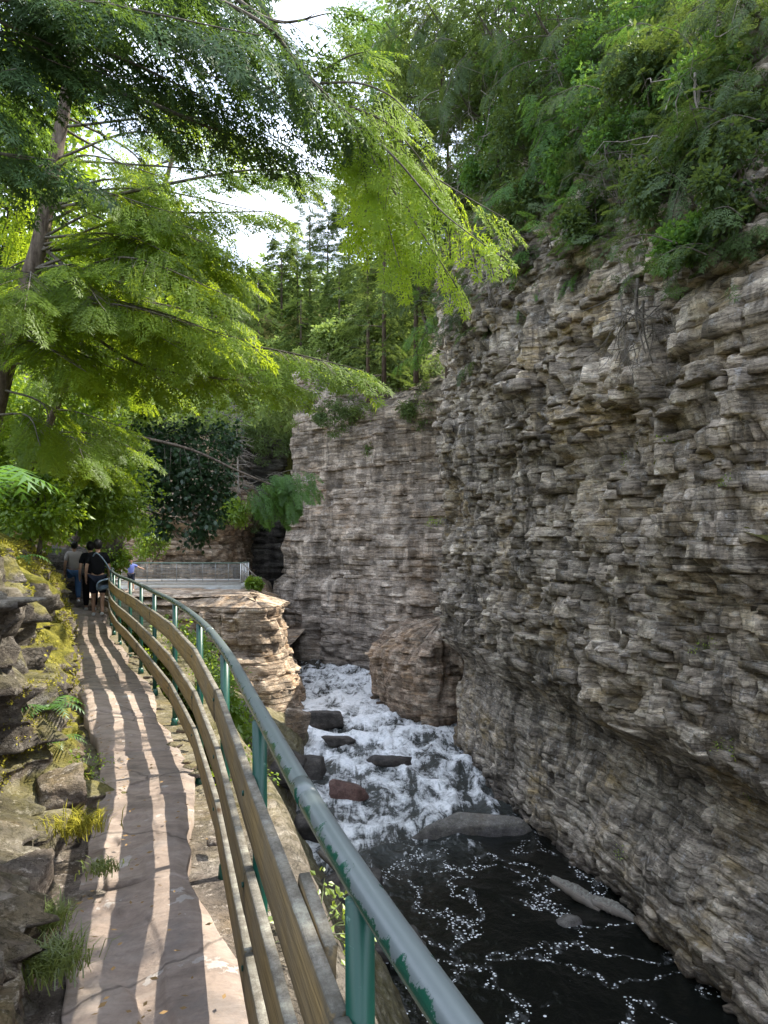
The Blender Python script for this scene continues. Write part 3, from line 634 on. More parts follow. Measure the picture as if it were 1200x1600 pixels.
# mossy rock wall on the left of the path
bank_plan = [(y, x) for y, x in LE]; bank_plan = [(b, a) for a, b in bank_plan]; bank_plan = [(-.6, -1.2)] + bank_plan + [(-16, 30)]
def bank_prof(X, Y, Z):
    X = X
    lo = np.interp(Z, [-.3, .0, .20, .24, .5, .95, 1.3, 1.7, 1.9, 2.1], [.02, .0, -.06, -.26, -.30, -.36, -.30, -.55, -1.2, -2.6])
    hi = np.interp(Z, [-.3, .0, .35, .8, 1.2, 1.6, 1.9, 2.1], [.03, 0, -.10, -.32, -.50, -.68, -1.4, -2.4])
    return lo + (hi - lo) * sstep(4.6, 6.0, Y) - .10 + .12 * fbm(Y * 1.1, Z * 1.3, 2, 4, 61) + .07 * fbm(Y * 4, Z * 5, 2, 4, 62) - .35 * np.exp(-((Y - 10.2) / .5) ** 2) * sstep(.6, 1.2, Z)
bank, bankV, bankN = strata_wall('rock_wall', bank_plan, -1, -.15, 2.05, bank_prof, M['mossrock'], 23, (.06, .26), 2.1, .02, .35, .55, .02, (.15, .7), .18, .08, None, 'structure', midrows=(.1, .5, .9), fsc=.55)
def left_hill(X, Y):
    d = (np.interp(Y, [a for a, b in LE] + [44.], [b for a, b in LE] + [-27.]) - 1.4 + .6 * sstep(20, 24, Y)) - X
    return 1.35 - 3.2 * sstep(21, 26, Y) + .15 * np.sin(Y) + np.clip(d, -1, 99) * .62 - 2.5 * np.clip(-d, 0, 9) + .35 * fbm(X * .5, Y * .5, 0, 4, 71)
height_sheet('left_hillside', np.linspace(-34, -1.6, 130), np.linspace(-3, 48, 170), left_hill, M['forestfloor'])
# ---------------------------------------------------------------- rocks
def rock(name, loc, size, seed, mat, label=None, cat=None, rz=0.0, tilt=0.0, n=24, planes=11, rough=.04, parent=None, group=None):
    rng = np.random.default_rng(seed)
    nt, npn = n, n * 2
    th, ph = np.meshgrid(np.linspace(0, np.pi, nt), np.linspace(0, 2 * np.pi, npn, endpoint=False), indexing='ij')
    D = np.stack([np.sin(th) * np.cos(ph), np.sin(th) * np.sin(ph), np.cos(th)], -1).reshape(-1, 3)
    N = rng.normal(size=(max(1, planes // 2), 3)); N /= np.linalg.norm(N, axis=1)[:, None]
    N = np.vstack([N, [(0, 0, 1), (0, 0, -1), (1, 0, 0), (-1, 0, 0), (0, 1, 0), (0, -1, 0)]]) + rng.normal(0, .2, (max(1, planes // 2) + 6, 3)); N /= np.linalg.norm(N, axis=1)[:, None]
    dd = rng.uniform(.72, 1.0, len(N)); c = D @ N.T
    r = np.where(c > .05, dd[None] / np.maximum(c, .05), 9); r = np.partition(r, 1, axis=1); r = r[:, 0]
    V = D * np.minimum(r, 1.5)[:, None]
    V *= (1 + rough * fbm(V[:, 0] * 2.5, V[:, 1] * 2.5, V[:, 2] * 2.5, 4, seed) * 2)[:, None]
    V = V * (np.asarray(size) * .5)
    a, b = rz, tilt; ct, s_ = math.cos(b), math.sin(b)
    V = V @ np.array(((1, 0, 0), (0, ct, -s_), (0, s_, ct))).T @ rotz(a).T + np.asarray(loc)
    i, j = np.meshgrid(np.arange(nt - 1), np.arange(npn), indexing='ij'); j2 = (j + 1) % npn
    Fq = np.stack([i * npn + j, (i + 1) * npn + j, (i + 1) * npn + j2, i * npn + j2], -1).reshape(-1, 4)
    o = mesh_np(name, V, Fq, mat, parent, False, {'tint': np.full(len(V), rng.uniform(.3, .7)) + .15 * fbm(V[:, 0] * 2, V[:, 1] * 2, V[:, 2] * 5, 2, seed)})
    return tag(o, label, cat, group)

# round buttress of layered rock at the foot of the cliff
bt_plan = [(8, 34.5), (4.6, 32.6), (3.2, 31.9), (1.9, 32.0), (.8, 33.2), (0.0, 35.2), (-.35, 37.2), (-.1, 39.5), (1.2, 43)]
def bt_prof(X, Y, Z):
    lf = 1 - sstep(.6, 2.8, X)
    o = np.interp(Z, [WATER - 1, WATER, -5.4, -4.2, -3.4, -2.9, -2.3, -2.05, -1.9], [-.2, -.15, .05, .15, .0, -.35, -.75, -1.3, -1.7]) * (.45 + .75 * lf)
    return o + .12 * (1 - lf)
butt, _, _ = strata_wall('boulder', bt_plan, 1, WATER - 1.0, -1.95, bt_prof, M['tan'], 29, (.07, .42), 1.3, .04, .5, .95, .025, (.5, 2.2), .35, .3, None, None, None, (.1, .9), -.03, True, 1.2)
tag(butt, 'great rounded tan boulder of layered rock beside the white rapids', 'boulder')

rock('river_rock', (2.75, 20.5, WATER + .10), (3.3, .85, .62), 101, M['boulder'], 'long flat grey rock slab lying in the river below the overhanging cliff', 'rock', .10, .18, 26, 6)
rock('river_rock', (-1.2, 23.4, WATER + .12), (1.15, .8, .62), 102, M['redrock'], 'rounded reddish brown rock just right of the green handrail in the rapids', 'rock', .1, 0, 20, 8)
rock('river_rock', (-3.0, 25.6, WATER + .12), (2.3, 1.4, .95), 103, M['wetrock'], 'dark wet slab of rock behind the railing at the left edge of the rapids', 'rock', -.1, .1, 22, 8)
rock('river_rock', (-2.6, 32.2, WATER + .25), (1.9, 1.2, 1.0), 104, M['wetrock'], 'dark brown rock in the water at the foot of the orange outcrop', 'rock', .2, -.1, 22, 8)
rock('bank_rock', (-3.55, 29.6, WATER + .55), (.95, .8, 1.9), 105, M['orange'], 'upright tan block standing between the handrail and the orange outcrop', 'rock', .3, .12, 20, 5)
rock('river_rock', (-1.75, 29.2, WATER + .18), (1.15, .7, .5), 106, M['wetrock'], 'small dark rock breaking the bright foam below the sunlit rapid', 'rock', .1, 0, 16, 8)
rock('river_rock', (.15, 26.6, WATER + .1), (1.7, .9, .5), 107, M['wetrock'], 'low dark rock washed over in the middle of the rapids', 'rock', -.2, 0, 16, 8)
rock('river_rock', (3.95, 15.5, WATER + .02), (.62, .34, .26), 108, M['boulder'], 'small pale rock beside the driftwood on the dark pool', 'rock', .3, 0, 14, 8)
rock('river_rock', (3.35, 31.2, WATER + .3), (.6, .6, .9), 109, M['redrock'], 'little brown rock wedged between the cliff corner and the big boulder', 'rock', .3, 0, 14, 8)
rock('bank_rock', (-4.05, 20.8, -3.35), (1.25, 1.1, 1.15), 110, M['boulder'], 'largest rounded grey boulder seen behind the second green post', 'rock', .5, .3, 24, 7)
rock('bank_rock', (-4.35, 20.0, -4.3), (1.7, 1.3, .9), 111, M['boulder'], 'flat grey boulder under the largest rounded boulder behind the fence', 'rock', .2, .1, 24, 7)
rock('bank_rock', (-5.3, 22.0, -3.6), (1.2, 1.0, .9), 112, M['boulder'], 'pale grey boulder among ferns behind the fourth green post', 'rock', -.4, .1, 20, 7)
rock('bank_rock', (-3.3, 22.5, -5.3), (2.1, 1.6, 1.3), 113, M['wetrock'], 'broad dark brown boulder on the waterside behind the top fence board', 'rock', .3, .1, 24, 7)
rock('bank_rock', (-2.0, 20.0, -6.1), (1.2, 1.0, .7), 114, M['wetrock'], 'dark wet boulder at the edge of the water behind the near railing', 'rock', -.3, .1, 20, 8)
rock('bank_rock', (.15, 14.4, WATER + .08), (1.3, .9, .6), 115, M['wetrock'], 'low dark rock in the pool between the nearest post and the handrail', 'rock', .2, 0, 20, 8)
rock('bank_rock', (-.8, 16.2, WATER + .25), (1.6, 1.3, .9), 116, M['wetrock'], 'dark brown rock at the pool edge behind the nearest green post', 'rock', -.2, .1, 20, 8)

# margin rocks left of the path
mr = [((-1.40, 2.55, .04), (.50, .75, .22), 'flat grey rock with pale lichen at the lower left edge of the path'),
      ((-1.52, 3.30, .10), (.34, .60, .30), 'slanting pinkish rock beside the path next to the grass tuft'),
      ((-1.78, 4.35, .17), (.52, .62, .40), 'rounded brown rock with a dark shaded side beside the path'),
      ((-2.02, 3.5, .30), (.45, .7, .55), 'dark lichen covered rock at the left edge under the mossy wall'),
      ((-2.30, 5.3, .12), (.42, .55, .36), 'yellow mossy rock next to the small leafy plant on the path edge'),
      ((-2.62, 5.9, .35), (.5, .5, .4), 'grey square rock below the fern in the mossy wall'),
      ((-4.35, 9.9, .18), (.55, .8, .5), 'grey rounded rock at the path edge beyond the bright moss'),
      ((-6.95, 15.0, .45), (.9, .8, 1.25), 'tall mossy leaning rock just left of the walkers'),
      ((-6.0, 13.2, .25), (.7, 1.1, .6), 'dark mossy rock at the path edge in front of the walkers')]
for i, (p, s_, lb) in enumerate(mr): rock('path_rock', (p[0] - .13, p[1], p[2] - .04), tuple((.55 if i == 2 else .78) * q for q in s_), 130 + i, M['mossrock' if i in (3, 4, 5, 7, 8) else 'ledge'], lb, 'rock', .2 * i, .12 * math.sin(i), 26, 7, .06)
mr2 = [(-2.62, 3.9, 1.18, .55), (-2.45, 4.4, .62, .5), (-3.1, 5.2, 1.45, .6), (-3.35, 6.6, 1.2, .65), (-3.6, 7.4, .55, .5), (-4.6, 8.9, 1.15, .6), (-2.9, 5.0, .75, .45), (-2.2, 3.2, .7, .42)]
for i, (x, y, z, s_) in enumerate(mr2): rock('stone', (x, y, z), (s_, s_ * 1.2, s_ * .62), 160 + i, M['mossrock'], None, None, .4 * i, .15, 20, 7, .06, bank)
# rubble lying on the verge under the fence
rng = np.random.default_rng(5)
for i in range(30):
    y = rng.uniform(1.2, 12); s_ = rng.uniform(.03, .10)
    rock('stone', (float(fence_x(y)) - rng.uniform(-.08, .14), y, -.01), (s_, s_ * 1.4, s_ * .45), 200 + i, M['ledge'], None, None, rng.uniform(0, 3), 0, 8, 5, .04, slope)

# blocks that stand proud of the cliff
def facing_R(n, r): 
    n = np.array((n[0], n[1], 0.)); n /= np.linalg.norm(n); t = np.array((-n[1], n[0], 0))
    return np.stack([n, t, (0, 0, 1)], 1)
proto = []
for k in range(10):
    r_ = np.random.default_rng(300 + k); m = MB()
    sz = np.array((r_.uniform(.16, .30), r_.uniform(.30, .75), r_.uniform(.09, .2)))
    x = np.array([(a, b, c) for a in (-.5, .5) for b in (-.5, 0, .5) for c in (-.5, .5)]) * sz; x += r_.uniform(-.022, .022, x.shape); x[x[:, 0] > 0, 0] += r_.uniform(-.04, .05, (x[:, 0] > 0).sum())
    Fq = [(0, 1, 3, 2), (2, 3, 5, 4), (6, 8, 9, 7), (8, 10, 11, 9), (0, 2, 8, 6), (2, 4, 10, 8), (1, 7, 9, 3), (3, 9, 11, 5), (0, 6, 7, 1), (4, 5, 11, 10)]
    m.add(x, np.array(Fq)); o = m.build('stone', M['cliff']); me = o.data
    a = me.attributes.new('tint', 'FLOAT', 'POINT'); a.data.foreach_set('value', np.full(len(x), r_.uniform(.35, .75), dtype=np.float32))
    bpy.data.objects.remove(o); proto.append(me)
def add_blocks(wall, V, N, n, seed, zlo, zhi, sc, ylo=11, yhi=30, mat=None):
    r_ = np.random.default_rng(seed); cnt = 0; tries = 0; print_ = None
    while cnt < n and tries < n * 60:
        tries += 1
        i = r_.integers(2, V.shape[0] - 2); j = r_.integers(2, V.shape[1] - 2); p = V[i, j]
        if not (ylo < p[1] < yhi and zlo < p[2] < zhi): continue
        me = proto[r_.integers(0, 10)]; o = bpy.data.objects.new('stone', me); COL.objects.link(o); o.parent = wall
        nrm = N[j]; k = sc * r_.uniform(.6, 1.5)
        o.location = (p[0] + nrm[0] * .01, p[1] + nrm[1] * .01, p[2]); o.rotation_euler = (r_.uniform(-.05, .05), r_.uniform(-.1, .1), math.atan2(nrm[1], nrm[0]) + r_.uniform(-.25, .25))
        o.scale = (k * r_.uniform(.7, 1.2), k, k * r_.uniform(.7, 1.3)); cnt += 1
add_blocks(cliff, cliffV, cliffN, 240, 7, -2.2, 9.5, 1.0)

# ---------------------------------------------------------------- driftwood
def log(name, P, r, label, seed, mat='drift', cat='log'):
    rng = np.random.default_rng(seed); P = spline(P, 26); P = P + rng.normal(0, .006, P.shape)
    rr = np.interp(np.linspace(0, 1, 26), np.linspace(0, 1, len(r)), r) * (1 + .03 * rng.normal(size=26))
    m = MB().tube(P, rr, 10); o = m.build(name, M[mat], None, True)
    a = o.data.attributes.new('edge', 'FLOAT', 'POINT'); a.data.foreach_set('value', np.zeros(len(o.data.vertices), dtype=np.float32))
    return tag(o, label, cat)
log('driftwood_log', [(3.85, 16.9, WATER + .32), (4.35, 16.5, WATER + .17), (4.75, 16.1, WATER + .02)], (.08, .17, .12), 'left one of two bleached logs lying end to end in the dark pool', 1)
log('driftwood_log', [(4.62, 16.2, WATER + .15), (5.0, 15.9, WATER + .12), (5.45, 15.5, WATER - .02)], (.12, .15, .05), 'right one of two bleached logs lying end to end in the dark pool', 2)
log('driftwood_log', [(-1.55, 18.2, WATER + .42), (-1.1, 17.7, WATER + .25), (-.55, 17.2, WATER + .1)], (.12, .14, .12), 'short brown log seen between the fence board and the nearest post', 3)

# ---------------------------------------------------------------- fence: green pipe posts and rail with three rows of planks
fence = empty('railing', (-1.5, 6.6, 0), 0, 'long green pipe railing with three rows of weathered boards beside the stone path', 'railing')
inv = -np.array((-1.5, 6.6, 0.0))
PX = np.array(fence_pts + [(-7.0, 18.2)])
def fnorm(i):
    a = PX[max(0, i - 1)]; b = PX[min(len(PX) - 1, i + 1)]; t = (b - a) / np.linalg.norm(b - a); return np.array((-t[1], t[0])), t
rng = np.random.default_rng(12)
for i, (x, y) in enumerate(PX):
    m = MB(); lean = rng.uniform(-.008, .008)
    m.tube([(x, y, -.25), (x + lean * .5, y, .4), (x + lean, y, 1.035)] + inv, .0235, 16)
    p = m.build('post', M['post'], fence, True)
    m = MB(); m.tube([(x, y, -.12), (x, y, -.07), (x, y, -.03)] + inv, (.04, .03), 14); m.build('post_collar', M['post'], p, True)
rp = np.vstack([np.c_[fence_curve[:, 0], fence_curve[:, 1], np.full(len(fence_curve), 1.055)]]); rp = rp[rp[:, 1] < 18.4]
m = MB(); m.tube(rp + inv, .0245, 24); m.build('handrail', M['rail'], fence, True)
for yj in (1.62, 4.6, 7.6):
    j = int(np.argmin(abs(rp[:, 1] - yj))); m = MB(); m.tube(rp[j - 1:j + 2] * 1.0 + inv, .0256, 20); m.build('rail_joint', M['rail'], fence, True)
def board(P, h, t, seed):
    rng = np.random.default_rng(seed); P = np.asarray(P, float)
    d = np.concatenate(([0], np.cumsum(np.linalg.norm(np.diff(P, axis=0), axis=1)))); n = max(6, int(d[-1] / .06))
    s = np.linspace(0, d[-1], n); C = np.stack([np.interp(s, d, P[:, k]) for k in range(3)], 1)
    T = np.gradient(C, axis=0); T /= np.linalg.norm(T, axis=1)[:, None]; L = np.stack([-T[:, 1], T[:, 0], 0 * s], 1); L /= np.linalg.norm(L, axis=1)[:, None]
    vs = [-.5, -.46, -.2, .1, .35, .46, .5]; ring = [(-.5, v) for v in vs] + [(0, .5)] + [(.5, v) for v in vs[::-1]] + [(0, -.5)]
    ring = np.array(ring); ring[[0, 6, 8, 14], 0] *= .82; k = len(ring)
    cup = .004 * np.cos(ring[:, 1] * 3)
    ew = .004 * fbm(s * 3, seed, 0, 3, 3)
    V = C[:, None] + L[:, None] * (-(ring[None, :, 0] * t) + cup[None])[..., None]
    zz = ring[None, :, 1] * (h + ew[:, None] * (abs(ring[None, :, 1]) > .4)) + .0025 * fbm(s[:, None] * 9, ring[None, :, 1] * 3 + seed, 0, 3, 5)
    V[..., 2] += zz
    uv = np.stack([np.repeat(s[:, None], k, 1) + seed * 3.1, ring[None, :, 1] * h + .02 * ring[None, :, 0] + 0 * s[:, None] + seed * .37], -1)
    i, j = np.meshgrid(np.arange(n - 1), np.arange(k), indexing='ij'); j2 = (j + 1) % k
    Fq = np.stack([i * k + j, i * k + j2, (i + 1) * k + j2, (i + 1) * k + j], -1).reshape(-1, 4)
    cap = np.array([list(range(k))[::-1]]); cap2 = np.array([list(range((n - 1) * k, n * k))])
    endm = np.exp(-np.minimum(s, s[-1] - s) / .03)
    ed = np.clip((abs(ring[None, :, 1]) > .44) * .5 + endm[:, None] * .8, 0, 1)
    return V.reshape(-1, 3), [Fq, cap, cap2], uv.reshape(-1, 2), ed.ravel()
rows = [(.775, [0, 2, 4, 7, 9, 11, 13]), (.50, [0, 3, 5, 6, 8, 10, 13]), (.215, [0, 2, 3, 5, 8, 10, 13])]
rows = [(.780, [0, 2, 4, 7, 9, 12, 14]), (.49, [0, 3, 5, 8, 10, 12, 14]), (.225, [0, 3, 6, 8, 11, 14])]
cnt = 0
for z, joints in rows:
    for a, b in zip(joints[:-1], joints[1:]):
        b = min(b, len(PX) - 1)
        if a >= b: continue
        cnt += 1; P = []
        off = .0235 + .0125 + rng.uniform(0, .003)
        for i in range(a, b + 1):
            n_, t_ = fnorm(i); q = PX[i] + n_ * off
            if i == a: q = q + t_ * .005
            if i == b: q = q - t_ * .005
            P.append((q[0], q[1], z + rng.uniform(-.006, .006)))
        V, Fl, uv, ed = board(np.array(P) + inv, .163 if z > .7 else .152, .030, cnt)
        o = mesh_np('plank', V, Fl, M['wood'], fence, False, {'edge': ed}, uv)
        for i in range(a, b + 1):                              # bolt heads at each post
            n_, t_ = fnorm(i); q = PX[i] + n_ * (off + .018); m = MB()
            m.tube(np.array([(q[0], q[1], z + .03), (q[0] + n_[0] * .006, q[1] + n_[1] * .006, z + .03)]) + inv, .009, 8); m.build('bolt', M['post'], o)
n_, t_ = fnorm(3); c0 = np.array([np.interp(1.36, PX[:, 1], PX[:, 0]), 1.36]); c1 = np.array([np.interp(1.62, PX[:, 1], PX[:, 0]), 1.62])
V, Fl, uv, ed = board(np.array([(c0[0] - .006, c0[1], .81), (c1[0] - .004, c1[1], .825)]) + inv, .10, .026, 77)
mesh_np('splice_plank', V, Fl, M['wood'], fence, False, {'edge': ed}, uv)

# ---------------------------------------------------------------- viewing platform
M['steel'] = plain('pale painted steel', (.62, .63, .62), .5, .4, 12)
M['rail_green'] = plain('grey green rail paint', (.16, .24, .20), .5, .4)
M['rail_grey'] = plain('grey rail paint', (.34, .35, .34), .5, .4)
M['deck'] = plain('weathered deck board', (.30, .27, .23), .85, .2, 9)
DZ = -.57
plat = empty('viewing_platform', (-12, 43.5, DZ), 0, 'steel viewing platform with pale beam and grey mesh railing on the warm outcrop', 'platform')
def PL(*a): return np.array(a, float) - np.array((-12, 43.5, DZ))
x0, x1 = -15.6, -8.35; M['steel'] = plain('white painted steel', (.82, .83, .82), .5, .4, 12)
m = MB().box(PL((x0 + x1) / 2, 43.0, DZ - .28), (x1 - x0, .14, .36)); m.box(PL((x0 + x1) / 2, 42.93, DZ - .45), (x1 - x0, .28, .03)); m.box(PL((x0 + x1) / 2, 42.95, DZ - .105), (x1 - x0, .24, .03)); m.build('beam', M['steel'], plat)
m = MB().box(PL(x1 + .02, 44.3, DZ - .28), (.12, 2.6, .36)); m.build('side_beam', M['steel'], plat)
for k in range(24):
    yk = 43.0 + k * .113; m = MB().box(PL((x0 + x1) / 2, yk, DZ - .06), (x1 - x0 + .1, .105, .045)); m.build('deck_board', M['deck'], plat)
pxs = [190, 210, 230, 253, 276, 297, 317, 337, 357, 376]
xp = [(p - 600) * 43 / F for p in pxs]
for x in xp: MB().box(PL(x, 43.0, DZ + .50), (.035, .04, 1.06)).build('post', M['rail_grey'], plat)
MB().tube([PL(xp[0] - .8, 43, DZ + 1.06), PL(xp[-1] + .03, 43, DZ + 1.06)], .032, 8).build('top_rail', M['rail_green'], plat)
MB().tube([PL(xp[0] - .8, 43, DZ + .10), PL(xp[-1], 43, DZ + .10)], .022, 8).build('bottom_rail', M['steel'], plat)
t = NT('railing mesh'); v = t.coord((1, 1, 1)); wv_ = t.n('TexChecker'); t.l(v, wv_.inputs[0]); wv_.inputs['Scale'].default_value = 26
tr = t.n('BsdfTransparent'); df = t.n('BsdfDiffuse'); df.inputs[0].default_value = (.16, .15, .13, 1); mx = t.n('MixShader'); mx.inputs[0].default_value = .55
t.l(tr.outputs[0], mx.inputs[1]); t.l(df.outputs[0], mx.inputs[2]); t.l(mx.outputs[0], t.out.inputs[0]); M['mesh'] = t.m
for a, b in zip(xp[:-1], xp[1:]):
    m = MB()
    for zz in np.arange(.16, 1.0, .085): m.box(PL((a + b) / 2, 43.0, DZ + zz), (b - a - .07, .012, .016))
    for xx in np.arange(a + .08, b - .04, .085): m.box(PL(xx, 43.006, DZ + .57), (.014, .010, .86))
    m.build('mesh_panel', M['rail_grey'], plat)
for k in range(6): MB().box(PL(xp[-1], 43 + k * .5, DZ + .50), (.05, .05, 1.06)).build('post', M['steel'], plat)
MB().tube([PL(xp[-1], 43, DZ + 1.06), PL(xp[-1], 45.5, DZ + 1.06)], .032, 8).build('side_rail', M['rail_green'], plat)
st = empty('stair_railing', (-7.9, 43, -1), 0, 'short wooden stair railing going down at the right end of the platform', 'railing')
SO = np.array((-7.9, 43, -1.0))
for k in range(5):
    x = -8.2 + k * .26; z = .45 - k * .26; MB().tube([np.array((x, 42.8, z - 1.0)) - SO, np.array((x, 42.8, z)) - SO], .03, 6).build('baluster', M['drift'], st)
for dz in (0, -.45): MB().tube([np.array((-8.25, 42.8, .5 + dz)) - SO, np.array((-7.1, 42.8, -.62 + dz)) - SO], .04, 6).build('stair_rail', M['drift'], st)

# ---------------------------------------------------------------- people
def skin_mesh(name, verts, edges, radii, mat, parent, levels=2, root=0):
    me = bpy.data.meshes.new(name); me.from_pydata([tuple(map(float, v)) for v in verts], edges, []); me.update()
    o = bpy.data.objects.new(name, me); COL.objects.link(o)
    md = o.modifiers.new('skin', 'SKIN'); md.use_smooth_shade = True
    sv = me.skin_vertices[0].data
    for i, r in enumerate(radii): sv[i].radius = (r, r) if not isinstance(r, tuple) else r; sv[i].use_root = (i == root)
    s = o.modifiers.new('sub', 'SUBSURF'); s.levels = levels; s.render_levels = levels
    bpy.context.view_layer.update()
    dg = bpy.context.evaluated_depsgraph_get(); nm = bpy.data.meshes.new_from_object(o.evaluated_get(dg))
    bpy.data.objects.remove(o); nm.name = name; nm.materials.clear(); nm.materials.append(mat)
    r_ = bpy.data.objects.new(name, nm); COL.objects.link(r_); r_.parent = parent
    return r_
M['skin'] = plain('skin', (.42, .25, .17), .55, .35); M['hair'] = plain('black hair', (.012, .010, .010), .5, .4)
def cloth(n, c): return plain(n, c, .9, .1, 20)
def person(loc, rz, hgt, label, shirt, trousers, shoe, hair=M['hair'], longhair=False, trouser_long=False, armpose=None, stride=.12, cap=None):
    p = empty('person', loc, rz, label, 'person'); k = hgt / 1.72
    J = {}
    J['pel'] = (0, 0, .93); J['wai'] = (0, .0, 1.08); J['che'] = (0, .01, 1.28); J['nek'] = (0, 0, 1.44); J['nk2'] = (0, .01, 1.51); J['hd1'] = (0, .02, 1.57); J['hd2'] = (0, .02, 1.63); J['hd3'] = (0, .01, 1.69)
    for s, n in ((-1, 'l'), (1, 'r')):
        J['sh' + n] = (s * .17, 0, 1.40); st = stride * s
        J['el' + n] = (s * .24, -.02 + st * .5, 1.12); J['wr' + n] = (s * .25, .08 + st * .6, .88)
        J['hi' + n] = (s * .09, 0, .88); J['kn' + n] = (s * .10, .03 - st * .8, .49); J['an' + n] = (s * .10, -.02 - st * 1.6, .09 + (.03 if st > 0 else 0)); J['to' + n] = (s * .115, .13 - st * 1.6, .035)
    if armpose: J.update(armpose)
    J = {a: np.array(b) * k for a, b in J.items()}
    nm = ['pel', 'wai', 'che', 'nek', 'nk2', 'hd1', 'hd2', 'hd3', 'shl', 'ell', 'wrl', 'shr', 'elr', 'wrr', 'hil', 'knl', 'anl', 'tol', 'hir', 'knr', 'anr', 'tor']
    rad = dict(pel=.125, wai=.115, che=.135, nek=.065, nk2=.055, hd1=.07, hd2=.085, hd3=.065, sh=.055, el=.042, wr=.03, hi=.095, kn=.058, an=.038, to=.032)
    ed = [('pel', 'wai'), ('wai', 'che'), ('che', 'nek'), ('nek', 'nk2'), ('nk2', 'hd1'), ('hd1', 'hd2'), ('hd2', 'hd3')]
    for n in 'lr': ed += [('che', 'sh' + n), ('sh' + n, 'el' + n), ('el' + n, 'wr' + n), ('pel', 'hi' + n), ('hi' + n, 'kn' + n), ('kn' + n, 'an' + n), ('an' + n, 'to' + n)]
    V = [J[a] for a in nm]; RR = [rad.get(a, rad.get(a[:2], .05)) * k for a in nm]; E = [(nm.index(a), nm.index(b)) for a, b in ed]
    # hands: palm, four fingers and a thumb
    for n, s in (('l', -1), ('r', 1)):
        w = J['wr' + n]; d = (w - J['el' + n]); d = d / np.linalg.norm(d); b = len(V); V.append(w + d * .06 * k); RR.append(.026 * k); E.append((nm.index('wr' + n), b))
        for q in range(4):
            o_ = np.array((0, (q - 1.5) * .019, 0)) * k; V.append(w + d * .11 * k + o_); RR.append(.010 * k); E.append((b, len(V) - 1)); V.append(w + d * (.155 - .008 * abs(q - 1.5)) * k + o_ + np.array((-s * .02, 0, 0))); RR.append(.008 * k); E.append((len(V) - 2, len(V) - 1))
        V.append(w + d * .07 * k + np.array((-s * .01, .045, 0)) * k); RR.append(.010 * k); E.append((b, len(V) - 1))
    body = skin_mesh('body', V, E, RR, M['skin'], p, 1)
    # face
    m = MB(); hc = J['hd2']; m.tube([hc + np.array((0, .075, .015)) * k, hc + np.array((0, .105, -.01)) * k], .012 * k, 6); m.build('nose', M['skin'], body)
    for s in (-1, 1):
        m = MB(); m.tube([hc + np.array((s * .075, .0, -.03)) * k, hc + np.array((s * .09, -.005, .0)) * k, hc + np.array((s * .08, 0, .025)) * k], .011 * k, 6); m.build('ear', M['skin'], body)
    th, ph = np.meshgrid(np.linspace(0, np.pi, 12), np.linspace(0, 2 * np.pi, 16, endpoint=False), indexing='ij')
    D = np.stack([np.sin(th) * np.cos(ph), np.sin(th) * np.sin(ph), np.cos(th)], -1).reshape(-1, 3)
    Hs = D * np.array((.100, .115, .125)); Hs[:, 1] = np.where((Hs[:, 1] > .02) & (Hs[:, 2] < .05), .02, Hs[:, 1]); Hs[:, 1] -= .012; Hs *= (1 + .05 * fbm(D[:, 0] * 4, D[:, 1] * 4, D[:, 2] * 4, 3, 2))[:, None]
    i, j = np.meshgrid(np.arange(11), np.arange(16), indexing='ij'); j2 = (j + 1) % 16
    mesh_np('hair', hc + np.array((0, 0, .02)) * k + Hs * k, np.stack([i * 16 + j, (i + 1) * 16 + j, (i + 1) * 16 + j2, i * 16 + j2], -1).reshape(-1, 4), hair, p, True)
    # shirt
    sn = ['pel', 'wai', 'che', 'nek', 'shl', 'shr']; sv = [J['pel'] + np.array((0, 0, -.02 * k)), J['wai'], J['che'], J['nek'] + np.array((0, 0, -.02 * k)), J['shl'], J['shr']]
    sr = [(.165 * k, .145 * k), (.16 * k, .14 * k), (.175 * k, .15 * k), .085 * k, .085 * k, .085 * k]; se = [(0, 1), (1, 2), (2, 3), (2, 4), (2, 5)]
    for n, b in (('l', 4), ('r', 5)):
        sv.append(J['sh' + n] * .25 + J['el' + n] * .75); sr.append(.07 * k); se.append((b, len(sv) - 1))
    skin_mesh('shirt', sv, se, sr, shirt, p, 2)
    tv = [J['pel'] + np.array((0, 0, .03 * k))]; tr_ = [.15 * k]; te = []
    for n in 'lr':
        tv.append(J['hi' + n]); tr_.append(.115 * k); te.append((0, len(tv) - 1)); tv.append(J['kn' + n] * 1.0 + np.array((0, 0, .02))); tr_.append(.095 * k); te.append((len(tv) - 2, len(tv) - 1))
        if trouser_long: tv.append(J['an' + n] + np.array((0, 0, .03))); tr_.append(.065 * k); te.append((len(tv) - 2, len(tv) - 1))
    skin_mesh('trousers' if trouser_long else 'shorts', tv, te, tr_, trousers, p, 2)
    for n in 'lr':
        a = J['an' + n]; d = np.array((0, 1, 0))
        skin_mesh('shoe', [a + np.array((0, -.06, -.035)) * k, a + np.array((0, .04, -.04)) * k, a + np.array((0, .15, -.052)) * k], [(0, 1), (1, 2)], [.046 * k, .048 * k, .036 * k], shoe, p, 1)
    if cap:
        skin_mesh('cap', [hc + np.array((0, -.03, .07)) * k, hc + np.array((0, .03, .06)) * k, hc + np.array((0, .12, .03)) * k], [(0, 1), (1, 2)], [.088 * k, .088 * k, .03 * k], cap, p, 2)
    return p, J
black = cloth('black cloth', (.010, .010, .012)); navy = cloth('dark navy cloth', (.014, .017, .028)); white_s = cloth('pale sole', (.6, .6, .6))
pa, Ja = person((-6.30, 16.2, .0), .32, 1.66, 'person in a black t-shirt and dark shorts seen from behind with a grey shoulder bag', black, navy, white_s, stride=.10)
